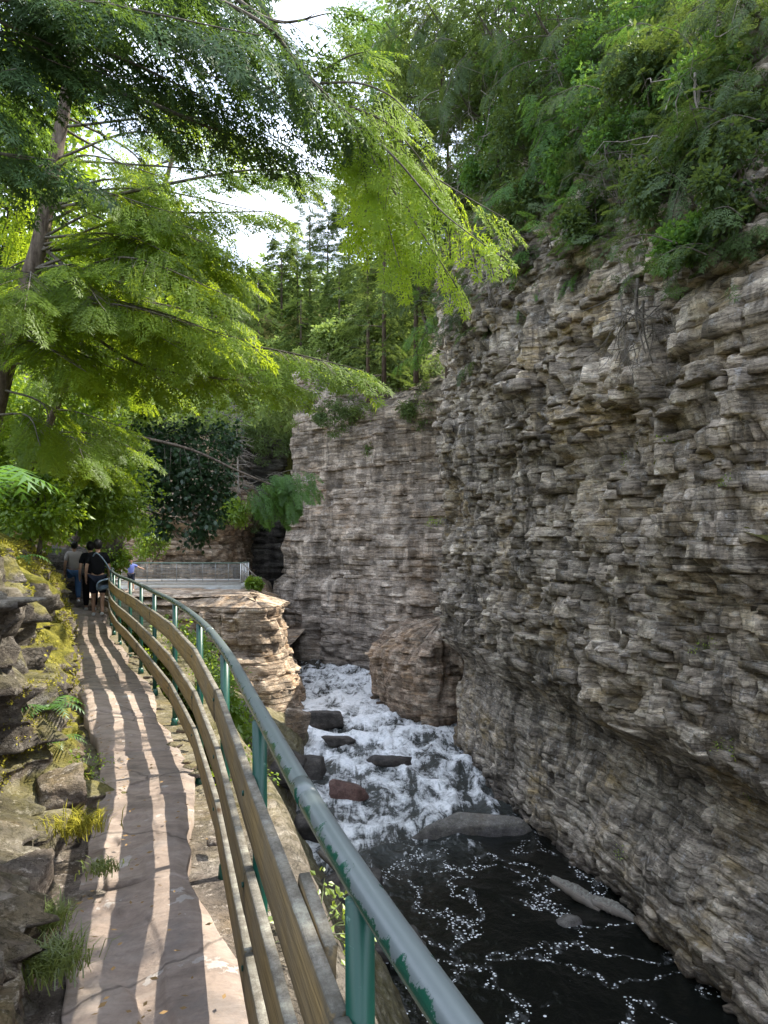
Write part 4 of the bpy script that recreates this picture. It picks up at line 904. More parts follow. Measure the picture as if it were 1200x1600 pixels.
pb, Jb = person((-6.98, 17.5, .0), .38, 1.62, 'person in dark clothes with a white cap half hidden behind the walker in black', black, black, white_s, cap=cloth('white cap', (.7, .72, .72)), trouser_long=True)
pc, Jc = person((-8.25, 19.6, .02), .45, 1.62, 'person in a pale grey shirt and blue jeans walking farthest along the path', cloth('pale grey shirt', (.42, .38, .38)), cloth('blue jeans', (.05, .10, .2)), white_s, trouser_long=True)
pd, Jd = person((-13.75, 40.0, -.95), 3.6, 1.72, 'person in a blue shirt with one arm out at the left end of the platform', cloth('blue shirt', (.16, .2, .5)), navy, white_s, armpose={'ell': (-.40, .05, 1.28), 'wrl': (-.60, .12, 1.2), 'elr': (.42, .05, 1.25), 'wrr': (.66, .12, 1.16)})
bag = empty('shoulder_bag', (-6.10, 16.05, .72), .3, 'grey blue shoulder bag hanging at the right hip of the walker in black', 'bag')
bm_ = cloth('grey blue bag', (.20, .26, .32)); m = MB()
a = np.linspace(0, 2 * np.pi, 20, endpoint=False); ring = np.stack([np.sign(np.cos(a)) * abs(np.cos(a)) ** .6 * .17, 0 * a, np.sign(np.sin(a)) * abs(np.sin(a)) ** .7 * .12], 1); V = []; 
for t_, s_ in ((-.06, .75), (-.05, .93), (0, 1), (.05, .93), (.06, .75)): r_ = ring * s_; r_[:, 1] = t_; V.append(r_)
V = np.vstack(V); i, j = np.meshgrid(np.arange(4), np.arange(20), indexing='ij'); j2 = (j + 1) % 20
V[:, 2] += .05 * V[:, 0] / .17
m.add(V, [np.stack([i * 20 + j, i * 20 + j2, (i + 1) * 20 + j2, (i + 1) * 20 + j], -1).reshape(-1, 4), np.array([list(range(20)), list(range(99, 79, -1))])]); m.build('bag_body', bm_, bag)
m = MB(); m.tube(spline([(.13, 0, .1), (.10, .0, .35), (-.15, .05, .68), (-.3, .2, .5)], 16), .014, 6); m.build('strap', bm_, bag)
# ---------------------------------------------------------------- foliage
def norm(v): return v / (np.linalg.norm(v, axis=-1, keepdims=True) + 1e-9)
def spray_tpl(L=.5, n=8, side=.22, leafL=.045, leafW=.014, seed=0, droop=.25, m=4, lean=.9, taper=.75):
    """a flat evergreen spray: main stem along +X, side twigs, short leaf blades on both sides of each twig"""
    r = np.random.default_rng(seed); V = []
    def tri(p, d, l, w_):
        d = d / np.linalg.norm(d); q = np.array((-d[1], d[0], 0)); q = q / (np.linalg.norm(q) + 1e-9) * w_ * .5
        V.extend([p - q, p + q, p + d * l + np.array((0, 0, r.uniform(-.3, .1) * l))])
    def P(x, y): return np.array((x, y, -droop * (x / L) ** 2 * L - .35 * abs(y) ** 2 / max(side, .01)))
    tri(np.array((0, 0, 0.)), P(L, 0), L * 1.02, .006)
    for i in range(n):
        t = (i + .7) / n; x = t * L
        for sg in (-1, 1):
            if r.random() < .08: continue
            l = side * (1 - taper * t) * r.uniform(.7, 1.1) * min(1, .55 + t * 2); a = sg * (lean + r.uniform(-.15, .15)); d = np.array((math.cos(a), math.sin(a), 0))
            mm = max(2, int(m * l / side + 1))
            for j in range(mm):
                q = (j + .6) / mm * l; p = P(x + d[0] * q, d[1] * q); lf = leafL * (1.05 - .45 * j / mm) * r.uniform(.8, 1.2)
                for s2 in (-1, 1):
                    b = a + s2 * r.uniform(.55, .95); tri(p, np.array((math.cos(b), math.sin(b), r.uniform(-.35, .15))), lf, leafW)
            tri(P(x + d[0] * l * .8, d[1] * l * .8), np.array((d[0], d[1], -.25)), leafL * 1.2, leafW)
    for s2 in (-.4, 0, .4): tri(P(L * .93, 0), np.array((math.cos(s2), math.sin(s2), -.3)), leafL * 1.2, leafW)
    return np.array(V)
def leaf_tpl(kind='broad', n=7, R_=.22, size=.09, seed=0):
    """a small cluster of broad leaves, each two or four triangles folded on the midrib"""
    r = np.random.default_rng(seed); V = []
    for i in range(n):
        d = norm(r.normal(size=3) * np.array((1, 1, .55))); p = d * R_ * r.uniform(.3, 1)
        ax = norm(d + r.normal(0, .5, 3)); ax[2] -= .35; ax = norm(ax); sd = norm(np.cross(ax, (0, 0, 1.0) + r.normal(0, .35, 3))); nn = np.cross(ax, sd); s = size * r.uniform(.75, 1.25)
        if kind == 'maple':
            c = p + ax * s * .35
            for a0, l in ((-1.15, .62), (-.55, .8), (0, 1.0), (.55, .8), (1.15, .62)):
                dd = ax * math.cos(a0) + sd * math.sin(a0); e = -ax * math.sin(a0) + sd * math.cos(a0)
                V.extend([c - e * s * .17 - dd * s * .15, c + e * s * .17 - dd * s * .15, c + dd * s * .62 * l + nn * s * .06])
        else:
            b, t_ = p, p + ax * s; l_, r_ = p + ax * s * .45 + sd * s * .3 + nn * s * .08, p + ax * s * .45 - sd * s * .3 + nn * s * .08
            V.extend([b, l_, t_, b, t_, r_])
    return np.array(V)
T = {
 'hem': [spray_tpl(.5, 8, .20, .066, .023, k, .15, 2) for k in range(3)],
 'hem2': [spray_tpl(.6, 8, .24, .085, .024, 10 + k, .30, 3) for k in range(3)],
 'ced': [spray_tpl(.5, 6, .20, .095, .028, 20 + k, .35, 2, .75) for k in range(3)],
 'farced': [spray_tpl(.9, 4, .38, .26, .09, 30 + k, .35, 2, .8) for k in range(3)],
 'pine': [spray_tpl(1.2, 5, .45, .30, .07, 40 + k, -.1, 2, .9) for k in range(3)],
 'broad': [leaf_tpl('broad', 9, .22, .10, k) for k in range(4)],
 'farbroad': [leaf_tpl('broad', 10, .55, .36, 10 + k) for k in range(4)],
 'maple': [leaf_tpl('maple', 5, .26, .20, k) for k in range(4)],
 'tiny': [leaf_tpl('broad', 8, .10, .045, 30 + k) for k in range(3)],
}
class Leaves:
    """gathers placed sprays and links them as one crown"""
    def __init__(s): s.d = []
    def add(s, P, X, Z, sc, tpl, tint=None, rng=None):
        s.d.append((np.atleast_2d(P), np.atleast_2d(X), np.atleast_2d(Z), np.atleast_1d(sc), tpl, tint)); return s
    def build(s, name, mat, parent=None, seed=0, tilt=0):
        rng = np.random.default_rng(seed); VV = []; TT = []
        for P, X, Z, sc, tpl, tint in s.d:
            X = norm(X); Y = norm(np.cross(Z, X)); Z2 = np.cross(X, Y); n = len(P)
            sc = np.broadcast_to(sc, (n,)); tn = rng.uniform(0, 1, n) if tint is None else np.clip(np.broadcast_to(tint, (n,)) + rng.uniform(-.25, .25, n), 0, 1)
            var = rng.integers(0, len(T[tpl]), n)
            for k in range(len(T[tpl])):
                m = var == k
                if not m.any(): continue
                t = T[tpl][k]
                W = P[m][:, None] + sc[m][:, None, None] * (t[None, :, 0:1] * X[m][:, None] + t[None, :, 1:2] * Y[m][:, None] + t[None, :, 2:3] * Z2[m][:, None])
                VV.append(W.reshape(-1, 3)); TT.append(np.repeat(tn[m], len(t)))
        V = np.vstack(VV); return mesh_np(name, V, np.arange(len(V)).reshape(-1, 3), mat, parent, False, {'tint': np.concatenate(TT)})
def bough(Lv, mb, pts, width, rng, tpl='hem', dens=1.0, sc=1.0, up=(0, 0, 1), r0=.02, tint=None, start=.12, hang=.25, side_r=.005, pitch=.18):
    """one evergreen bough: main stem through pts, side branches in its plane, sprays along each"""
    C = spline(np.array(pts, float), 40); L = np.linalg.norm(np.diff(C, axis=0), axis=1).sum()
    mb.tube(C, (r0, .004), 6)
    up = np.array(up, float) + rng.normal(0, .12, 3); Tn = norm(np.gradient(C, axis=0)); n = max(4, int(L * dens / pitch)); 
    for i in range(n):
        t = start + (1 - start) * (i + rng.uniform(.2, .8)) / n; k = min(39, int(t * 39)); p = C[k]; tg = Tn[k]; side = norm(np.cross(up, tg))
        prof = min(1.0, .45 + 2.2 * (t - start)) * (1 - t) ** .65 * 1.15 + .12
        for sg in (-1, 1):
            if rng.random() < .12: continue
            l = width * prof * rng.uniform(.65, 1.1); a = rng.uniform(.75, 1.05) - .35 * t
            d = norm(tg * math.cos(a) + sg * side * math.sin(a) + np.array((0, 0, -hang * rng.uniform(.4, 1.3))))
            m = max(1, int(l / (.21 * sc))); e = p + d * l + np.array((0, 0, -.10 * l * l))
            if l > .3: mb.tube([p, (p + e) / 2 + np.array((0, 0, .03 * l)), e], (side_r, .002), 3, False)
            for j in range(m):
                q = (j + .5) / m; pp = p + (e - p) * q; last = j == m - 1
                sg2 = (1 if j % 2 else -1) * (0 if last else 1)
                dd = norm(d + sg2 * .75 * norm(np.cross(up, d)) + np.array((0, 0, -hang * .6)) + rng.normal(0, .10, 3))
                Lv.add(pp, dd, up + rng.normal(0, .22, 3), sc * rng.uniform(.75, 1.15), tpl, tint)
    Lv.add(C[-3], Tn[-1] + np.array((0, 0, -.2)), up, sc, tpl, tint)
def tree_obj(name, base, label, cat='tree', group=None): return empty(name, base, 0, label, cat, group)
def finish_tree(t, trunk_mb, limb_mb, Lv, leafmat, bark='bark', seed=0, crown='crown'):
    o = np.array(t.location)
    for nm, mb in (('trunk', trunk_mb), ('branches', limb_mb)):
        if mb is not None and mb.n:
            ob = mb.build(nm, M[bark if nm == 'trunk' else 'twig'] if bark != 'dead' else M['dead'], t, True)
            ob.matrix_parent_inverse = Matrix.Translation(-t.location); 
            if nm == 'branches': ob['kind'] = 'stuff'
    if Lv is not None and Lv.d:
        ob = Lv.build(crown, leafmat, t, seed); ob.matrix_parent_inverse = Matrix.Translation(-t.location)
rng = np.random.default_rng(77)

# ---- the big hemlocks on the left
def on_trunk(C, z):
    k = int(np.argmin(abs(C[:, 2] - z))); return C[k]
def hemlock(label, trunk_pts, r, fills, specials=(), seed=0, mat='hemlock', tpl='hem', dens=1.0, sc=1.0):
    g = np.random.default_rng(seed); C = spline(np.array(trunk_pts), 60); t = tree_obj('hemlock_tree', C[0], label)
    tm = MB().tube(C, r, 12); lm = MB(); Lv = Leaves()
    for (px0, px1, py0, py1, ya, yb, n, rise, wid) in fills:
        for _ in range(n):
            e = at(g.uniform(px0, px1), g.uniform(py0, py1), g.uniform(min(ya, yb), max(ya, yb))); s = on_trunk(C, e[2] + rise * g.uniform(.3, 1.2))
            mid = (s + e) / 2 + np.array((g.uniform(-.3, .3), g.uniform(-.3, .3), .18 * np.linalg.norm(e - s) * g.uniform(.2, .8)))
            bough(Lv, lm, [s, mid, e], wid * g.uniform(.7, 1.15), g, tpl, dens, sc, (g.uniform(-.2, .2), g.uniform(-.45, .1), 1), .022, start=.3)
    for pts, wid, up, start in specials:
        bough(Lv, lm, [at(*p) for p in pts], wid, g, tpl, dens * 1.15, sc, up, .03, start=start)
    finish_tree(t, tm, lm, Lv, M[mat], 'bark', seed); return t
hemlock('tall leaning hemlock with dark scaly trunk at the left edge behind the mossy wall',
        [at(-40, 760, 11), at(5, 580, 11), at(38, 460, 11), at(62, 380, 11), at(82, 270, 11), at(108, 120, 11), at(125, -60, 11), at(150, -330, 11)], (.17, .05),
        [(140, 430, 330, 560, 8.5, 12.5, 10, .9, .7), (150, 440, 400, 640, 8, 12, 10, .9, .7), (-20, 200, 470, 720, 7.5, 12, 10, .8, .7), (-40, 140, 300, 520, 8, 12, 8, .8, .65), (200, 330, 250, 400, 9, 13, 7, .7, .6), (300, 470, 170, 400, 9, 12, 8, .7, .38)],
        [([(60, 380, 11), (230, 520, 10.2), (420, 545, 9.6), (572, 580, 9.2)], .72, (-.1, -.5, 1), .35), ([(70, 330, 11), (250, 290, 10), (400, 265, 9.5), (515, 275, 9.2)], .5, (0, -.4, 1), .35),
         ([(75, 300, 11), (250, 330, 10.5), (430, 330, 10)], .5, (0, -.3, 1), .3), ([(50, 450, 11), (200, 560, 10.5), (330, 590, 9.8), (455, 600, 9.5)], .6, (0, -.4, 1), .3)], 1)
hemlock('younger hemlock with pale thin stem standing between the leaning trunk and the maple',
        [at(35, 760, 13), at(95, 620, 13), at(150, 500, 13), at(215, 400, 13), at(260, 280, 13), at(290, 150, 13)], (.07, .03),
        [(180, 400, 380, 620, 11, 14.5, 11, .7, .65), (60, 300, 560, 740, 10.5, 14, 11, .6, .6), (150, 330, 180, 380, 12, 14, 5, .6, .5)], (), 2)
# shaded overhead boughs from a trunk just outside the frame
hemlock('dark hemlock overhead whose long bare boughs cross the sky at top left',
        [(-4.6, 6.2, 1.2), (-4.4, 6.3, 4), (-4.2, 6.3, 8), (-4.0, 6.3, 12)], (.2, .1),
        [(20, 260, -40, 200, 5.5, 8, 12, .5, .45), (230, 430, -60, 170, 5.5, 8, 9, .5, .38), (-20, 120, 120, 300, 5.5, 7.5, 5, .5, .4), (400, 540, 110, 250, 6, 8, 5, .5, .3)],
        [([(30, 40, 6.2), (200, -40, 6.2), (400, 30, 6.4), (480, 120, 6.6), (560, 190, 6.9)], .5, (0, -.2, 1), .2), ([(100, 120, 6.4), (230, 160, 6.6), (330, 200, 7), (420, 230, 7.4)], .5, (0, -.3, 1), .25),
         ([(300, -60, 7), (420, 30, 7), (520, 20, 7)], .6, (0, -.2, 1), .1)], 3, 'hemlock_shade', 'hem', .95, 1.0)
# drooping bright bough hanging in front of the gorge: several trailing branches from one limb
g = np.random.default_rng(4); t = tree_obj('hemlock_tree', (-4.4, 7.4, 1.3), 'hemlock whose bright bough hangs down in the middle before the cliffs')
C = spline(np.array([(-4.4, 7.4, 1.3), (-4.5, 7.5, 5), (-4.3, 7.6, 9), (-4.1, 7.6, 12.5)]), 30); tm = MB().tube(C, (.16, .08), 10); lm = MB(); Lv = Leaves()
limb = [(-4.35, 7.5, 8.2), at(330, -60, 7.5), at(455, 90, 7.4), at(510, 150, 7.3), at(560, 195, 7.2)]
lm.tube(spline(np.array(limb), 40), (.05, .02), 8)
for pts, wd in (([(555, 190), (620, 235), (700, 290), (795, 345)], .42), ([(550, 190), (590, 260), (650, 350), (715, 450)], .42), ([(545, 185), (570, 250), (600, 330), (625, 420)], .36), ([(550, 190), (560, 240), (575, 310), (570, 350)], .25),
                ([(555, 190), (620, 250), (690, 330), (760, 385)], .34), ([(552, 188), (610, 270), (640, 330), (680, 400)], .34), ([(500, 130), (560, 130), (610, 150), (650, 190)], .3), ([(490, 120), (540, 90), (575, 80)], .3), ([(530, 160), (600, 190), (650, 240), (690, 300)], .34)):
    yy_ = 7.25 + g.uniform(-.25, .25)
    bough(Lv, lm, [at(p[0], p[1], yy_) for p in pts], wd, g, 'hem', 1.2, .8, (.45, -.75, .55), .014, start=.02, hang=.28)
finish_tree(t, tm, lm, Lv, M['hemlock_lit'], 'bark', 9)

# sparse, broadleaf and filler trees on the left hillside
def broad_tree(name, label, base, top, r0, blobs, n, mat, tpl, seed, sc=1.0, group=None, bark='bark'):
    g = np.random.default_rng(seed); t = tree_obj(name, base, label, 'tree', group); C = spline(np.array([base, (np.array(base) + top) / 2 + g.normal(0, .2, 3) * np.array((1, 1, 0)), top]), 20)
    tm = MB().tube(C, (r0, r0 * .35), 8); lm = MB(); Lv = Leaves()
    tot = sum(b[1][0] * b[1][1] * b[1][2] for b in blobs)
    for c, rad in blobs:
        c = np.array(c); rad = np.array(rad); k = max(8, int(n * rad.prod() / tot)); ncl = max(3, k // 22)
        cc = norm(g.normal(size=(ncl, 3))) * (g.uniform(.35, 1, (ncl, 1)) ** .5) * rad * .8
        s_ = C[int(g.integers(6, 19))]
        for q in cc[:10]: lm.tube([s_, (s_ + c + q) / 2 + g.normal(0, .1, 3), c + q], (r0 * .3, .008), 4, False)
        w_ = g.integers(0, ncl, k); pos = c + cc[w_] + norm(g.normal(size=(k, 3))) * (g.uniform(.0, 1, (k, 1)) ** .5) * rad.mean() * .42
        dv = norm(pos - c + g.normal(0, .35, (k, 3)) * rad); Lv.add(pos, dv * np.array((1, 1, .4)) + np.array((0, 0, -.25)), np.tile((0, 0, 1.0), (k, 1)) + g.normal(0, .45, (k, 3)), sc * g.uniform(.7, 1.2, k), tpl, (.3 + .5 * hsh(w_, 3, 1, seed)))
    finish_tree(t, tm, lm, Lv, M[mat], bark, seed); return t
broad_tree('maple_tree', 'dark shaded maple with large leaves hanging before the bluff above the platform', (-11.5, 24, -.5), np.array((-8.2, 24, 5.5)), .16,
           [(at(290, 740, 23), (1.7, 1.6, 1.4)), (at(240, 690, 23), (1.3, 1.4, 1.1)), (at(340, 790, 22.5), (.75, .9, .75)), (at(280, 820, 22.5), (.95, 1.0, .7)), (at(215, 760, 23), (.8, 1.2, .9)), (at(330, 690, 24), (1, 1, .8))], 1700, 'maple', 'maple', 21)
fl = [('bright leafy tree low on the hillside above the walkers', (at(60, 720, 17), (2.4, 2, 1.4)), (at(140, 760, 18), (1.6, 1.5, 1.1)), 'bright', 'broad', 3200, 1.1),
      ('leafy tree filling the left edge above the mossy wall', (at(20, 640, 15), (1.8, 1.6, 1.3)), (at(110, 660, 16), (1.4, 1.3, 1.2)), 'bright', 'broad', 2600, 1.0),
      ('pale green leafy tree behind the leaning hemlock trunk', (at(120, 480, 21), (2.6, 2.2, 2.2)), (at(240, 560, 22), (2.4, 2, 1.8)), 'bright', 'broad', 3000, 1.5),
      ('leafy tree reaching above the younger hemlock', (at(240, 420, 24), (2.8, 2.2, 1.9)), (at(330, 480, 25), (1.7, 1.6, 1.6)), 'farleaf', 'broad', 2600, 1.7),
      ('tall green tree standing high at the far left', (at(20, 330, 20), (2.6, 2.2, 3.0)), (at(60, 180, 20), (1.9, 1.8, 2.2)), 'bright', 'broad', 2600, 1.6)]
for i, (lb, b1, b2, mt, tp, n, sc) in enumerate(fl):
    c1 = b1[0]; base = (c1[0] - 1.5, c1[1], c1[2] - b1[1][2] - 2.5); broad_tree('leafy_tree', lb, base, np.array(b2[0]) + (0, 0, .3), .14, [b1, b2], int(n * .72), mt, tp, 40 + i, sc * 1.1)

# drooping dead spar with a tuft of green at its tip
g = np.random.default_rng(6); t = tree_obj('hemlock_tree', at(170, 690, 19), 'slanting bare hemlock pole with a green tuft at its tip before the far cliff')
lm = MB(); tm = MB().tube(spline(np.array([at(165, 672, 19), at(290, 700, 18.7), at(370, 735, 18.4), at(435, 762, 18.2)]), 20), (.045, .02), 8); Lv = Leaves()
for _ in range(17):
    a = at(g.uniform(375, 450), g.uniform(738, 765), 18.2); b = a + np.array((g.uniform(.1, 1.15), g.uniform(-.5, .5), g.uniform(-.75, .1))); bough(Lv, lm, [a, (a + b) / 2 + (0, 0, .1), b], .35, g, 'ced', 1.1, .8, (0, -.5, 1), .012, start=.1, hang=.5)
for _ in range(9):
    a = at(g.uniform(250, 430), 0, 18.4); k = np.interp(a[0], [at(290, 0, 18.4)[0], at(435, 0, 18.4)[0]], [700, 760]); p = at((a[0]) * F / 18.4 + 600, k, 18.4); lm.tube([p, p + (g.uniform(-.1, .2), 0, -g.uniform(.3, .8))], (.008, .003), 4, False)
finish_tree(t, tm, lm, Lv, M['cedar_bright'], 'bark', 3)

def dead_tree(label, base, top, n, ln, seed, down=.2, name='dead_tree', r=.06, cone=True):
    g = np.random.default_rng(seed); t = tree_obj(name, base, label, 'dead tree'); b, tp = np.array(base, float), np.array(top, float)
    C = spline(np.array([b, (b + tp) / 2 + g.normal(0, .08, 3), tp]), 24); tm = MB().tube(C, (r, .012), 8); lm = MB()
    for _ in range(n):
        k = g.integers(2, 24); a = g.uniform(0, 6.28); l = ln * (1.15 - .9 * k / 24 if cone else 1) * g.uniform(.5, 1.1); d = np.array((math.cos(a), math.sin(a), -down + g.uniform(-.3, .3)))
        e = C[k] + d * l; mid = (C[k] + e) / 2 + (0, 0, .1 * l); lm.tube([C[k], mid, e], (.016, .005), 4, False)
        for _ in range(4): q = C[k] + (e - C[k]) * g.uniform(.3, .95); lm.tube([q, q + norm(d + g.normal(0, .6, 3)) * l * .3], (.008, .003), 3, False)
    finish_tree(t, tm, lm, None, None, 'dead', seed); return t
dead_tree('bleached dead spruce full of fine grey twigs behind the maple', at(372, 770, 34), at(368, 628, 34), 90, 1.1, 1)
dead_tree('pale fallen dead tree spreading bare branches on top of the far cliff', at(628, 652, 45), at(560, 672, 44), 42, 1.5, 2, .1, r=.09, cone=False)
dead_tree('upright bleached dead tree among the green slope above the far cliff', at(563, 590, 50), at(545, 505, 50), 55, 1.5, 3)

# ---- the wooded slope beyond: pines, cedars and leafy trees, each its own tree
def conifer(label, base, h, rad, seed, mat='farpine', tpl='pine', sc=1.0, n=None, group=None, sparse=1.0, name='pine_tree', c0=.18):
    g = np.random.default_rng(seed); t = tree_obj(name, base, label, 'tree', group); b = np.array(base, float); tm = MB().tube([b - (0, 0, 1), b + (0, 0, h * .5), b + (g.normal(0, .1), 0, h)], (rad * .045 + .03, .02), 6)
    Lv = Leaves(); lm = MB(); n = n or int(h * 26 * sparse)
    zz = g.uniform(c0, 1, n) ** .85; a = g.uniform(0, 6.28, n); rr = rad * (1.05 - zz) ** .8 * g.uniform(.25, 1, n) ** .6 * (.75 + .5 * hsh(np.floor(zz * h / 1.1), np.floor(a * 1.3), 0, seed)); rr = rr + .15
    pos = b + np.stack([np.cos(a) * rr * .75, np.sin(a) * rr * .75, zz * h], 1); d = np.stack([np.cos(a), np.sin(a), g.uniform(-.35, .1, n)], 1)
    Lv.add(pos, d, np.tile((0, 0, 1.), (n, 1)) + g.normal(0, .25, (n, 3)), sc * g.uniform(.7, 1.2, n), tpl, .3 + .5 * hsh(np.floor(zz * h), np.floor(a), 2, seed))
    for i in range(0, n, 14): lm.tube([b + (0, 0, zz[i] * h), pos[i]], (.03, .01), 4, False)
    finish_tree(t, tm, lm, Lv, M[mat], 'bark', seed); return t
def bz(px, py, Y): return at(px, py, Y)
conifer('slender tall pine with layered open branches against the sky beyond the gorge', bz(484, 470, 66), 11.0, 1.9, 1, sc=.75, sparse=.75)
far = [(405, 520, 58, 5.0, 1.6, 'farced', 'cedar'), (440, 480, 60, 5.5, 1.9, 'farced', 'cedar'), (465, 500, 62, 6, 2.0, 'pine', 'farpine'), (512, 455, 66, 7, 2.2, 'pine', 'farpine'), (545, 420, 66, 7.5, 2.4, 'pine', 'farpine'),
       (580, 420, 62, 7, 2.2, 'farced', 'farpine'), (620, 400, 58, 7.5, 2.4, 'pine', 'farpine'), (655, 390, 55, 8, 2.4, 'farced', 'cedar'), (560, 350, 74, 9, 2.6, 'pine', 'farpine'), (600, 320, 70, 9, 2.6, 'pine', 'farpine'), (530, 510, 56, 5, 1.8, 'farced', 'farpine'), (470, 560, 54, 4.4, 1.7, 'farced', 'cedar')]
wl_ = ['small cedar at the left end of the skyline beyond the gorge', 'rounded cedar below the slender pine', 'broad pine at the foot of the slender pine', 'dark pine just right of the slender pine', 'pine on the skyline left of the hanging bough',
       'cedar half hidden behind the tip of the hanging bough', 'pine directly behind the hanging bough', 'cedar beside the top corner of the near cliff', 'tall pine on the skyline at the left side of the hanging bough', 'tallest far pine, behind the root of the hanging bough', 'cedar beside the upright dead tree', 'cedar above the left edge of the far cliff']
for i, (px, py, Y, h, rd, tp, mt) in enumerate(far): conifer(wl_[i], bz(px, py, Y), h, rd, 60 + i, mt, tp, .95 if tp == 'farced' else .85, None, None, 1.25, 'pine_tree' if tp == 'pine' else 'cedar_tree', .03)
fb = [(520, 560, 56, 2.4, 'pale green leafy tree in the middle of the far wooded slope'), (590, 540, 54, 2.5, 'leafy tree left of the near cliff corner on the far slope'), (640, 500, 50, 2.3, 'leafy tree touching the near cliff edge at mid height'), (430, 560, 57, 2.0, 'leafy tree above the dark recess'),
      (560, 480, 62, 2.6, 'light green leafy tree halfway up the far slope'), (610, 450, 60, 2.7, 'leafy tree below the far pines'), (480, 600, 53, 1.9, 'yellowish leafy shrub tree at the cliff brink'), (640, 590, 47, 1.8, 'leafy tree on the brink above the far cliff right end'), (545, 540, 47, 2.0, 'leafy tree filling the brink over the middle of the far cliff'), (600, 500, 46, 2.1, 'leafy tree standing before the bare trunks of the far slope'), (650, 430, 44, 2.1, 'leafy tree high beside the near cliff edge')]
for i, (px, py, Y, r_, lb) in enumerate(fb):
    c = bz(px, py, Y); broad_tree('leafy_tree', lb, (c[0], c[1] + .5, c[2] - r_ * 1.3), c + (0, 0, r_ * .5), .12, [(c, (r_, r_ * .8, r_ * .9)), (c + (r_ * .6, .3, -.5 * r_), (r_ * .6, r_ * .6, r_ * .6)), (c + (-r_ * .6, 0, r_ * .25), (r_ * .6, r_ * .6, r_ * .55))], 620, 'farleaf', 'farbroad', 80 + i, .8)
for i, (px, Y, h, rd, lb) in enumerate([(600, 38, 13.5, 2.6, 'tall cedar at the top centre beside the sky gap'), (650, 36, 15, 2.8, 'tallest cedar behind the cliff shoulder'), (700, 35, 15, 2.8, 'tall cedar above the left shoulder of the near cliff'), (575, 41, 11, 2.4, 'lower cedar between the sky gap and the tall ones'), (760, 33, 14, 2.9, 'tall cedar above the yellow leaved shrub'), (830, 30, 13, 2.8, 'cedar at the top edge left of the bright cedars'), (915, 28, 12, 2.6, 'cedar at the top edge above the bright cedars'), (1000, 27, 12, 2.6, 'cedar at the top edge near the reddish rock'), (1090, 25, 12, 2.6, 'cedar at the top edge right of the reddish rock'), (1170, 23, 12, 2.5, 'cedar at the extreme top right')]):
    X_ = (px - CX) * Y / F; z0 = 13.0 if px < 780 else float(right_hill(np.array([X_]), np.array([min(Y, 40.)]))[0]) - .5; conifer(lb, (X_, Y, z0 - 2.5), h, rd, 140 + i, 'cedar' if i % 2 else 'farpine', 'farced', .8, int(h * 27), None, 1, 'cedar_tree', .0)
# the rest of the wood reads as one mass
g = np.random.default_rng(88); Lv = Leaves(); nf = 4200
fx = g.uniform(-26, 20, nf); fy = g.uniform(50, 86, nf); fz = np.maximum(hill_z(fx, fy), 10.2) + g.uniform(0, 1, nf) ** 1.3 * (1.5 + 3.2 * (vnoise(fx * .35, fy * .35, 0, 8) * .5 + .5))
Lv.add(np.stack([fx, fy, fz], 1), g.normal(size=(nf, 3)), np.tile((0, 0, 1.), (nf, 1)) + g.normal(0, .4, (nf, 3)), g.uniform(.8, 1.5, nf), 'farbroad', .3 + .5 * hsh(np.floor(fx / 2), np.floor(fy / 2), 0, 5))
o = Lv.build('forest', M['farleaf'], None, 5); tag(o, 'dense mixed wood covering the slope beyond the gorge', 'forest', None, 'stuff')

# ---- bushes: cedars and shrubs that hang over the cliffs
def bush(name, label, anchor, outdir, n, ln, wid, seed, mat='cedar', tpl='ced', sc=1.0, spread=1.0, twigs=True, group=None, cat='shrub', dens=1.0, hang=.4, rise=.1):
    g = np.random.default_rng(seed); a0 = np.array(anchor, float); t = tree_obj(name, a0, label, cat, group); od = norm(np.array(outdir, float)); lm = MB(); Lv = Leaves()
    tm = MB().tube(spline(np.array([a0 - od * .5, a0 + od * .1 + (0, 0, .1), a0 + od * ln * .3 + (0, 0, .25 * ln)]), 10), (.05, .025), 7)
    for _ in range(n):
        s = a0 + g.normal(0, .32, 3) * spread; d = norm(od + g.normal(0, .6, 3) * spread + np.array((0, 0, g.uniform(-.3, .5) + rise))); l = ln * g.uniform(.5, 1.1)
        e = s + d * l + np.array((0, 0, -hang * l * g.uniform(.2, 1))); bough(Lv, lm, [s, (s + e) / 2 + (0, 0, .15 * l), e], wid * g.uniform(.7, 1.2), g, tpl, dens, sc, (od[0] * .5, od[1] * .5, 1), .014, start=.15, hang=hang, pitch=.26)
    finish_tree(t, tm, lm, Lv, M[mat], 'twig', seed, 'foliage'); return t
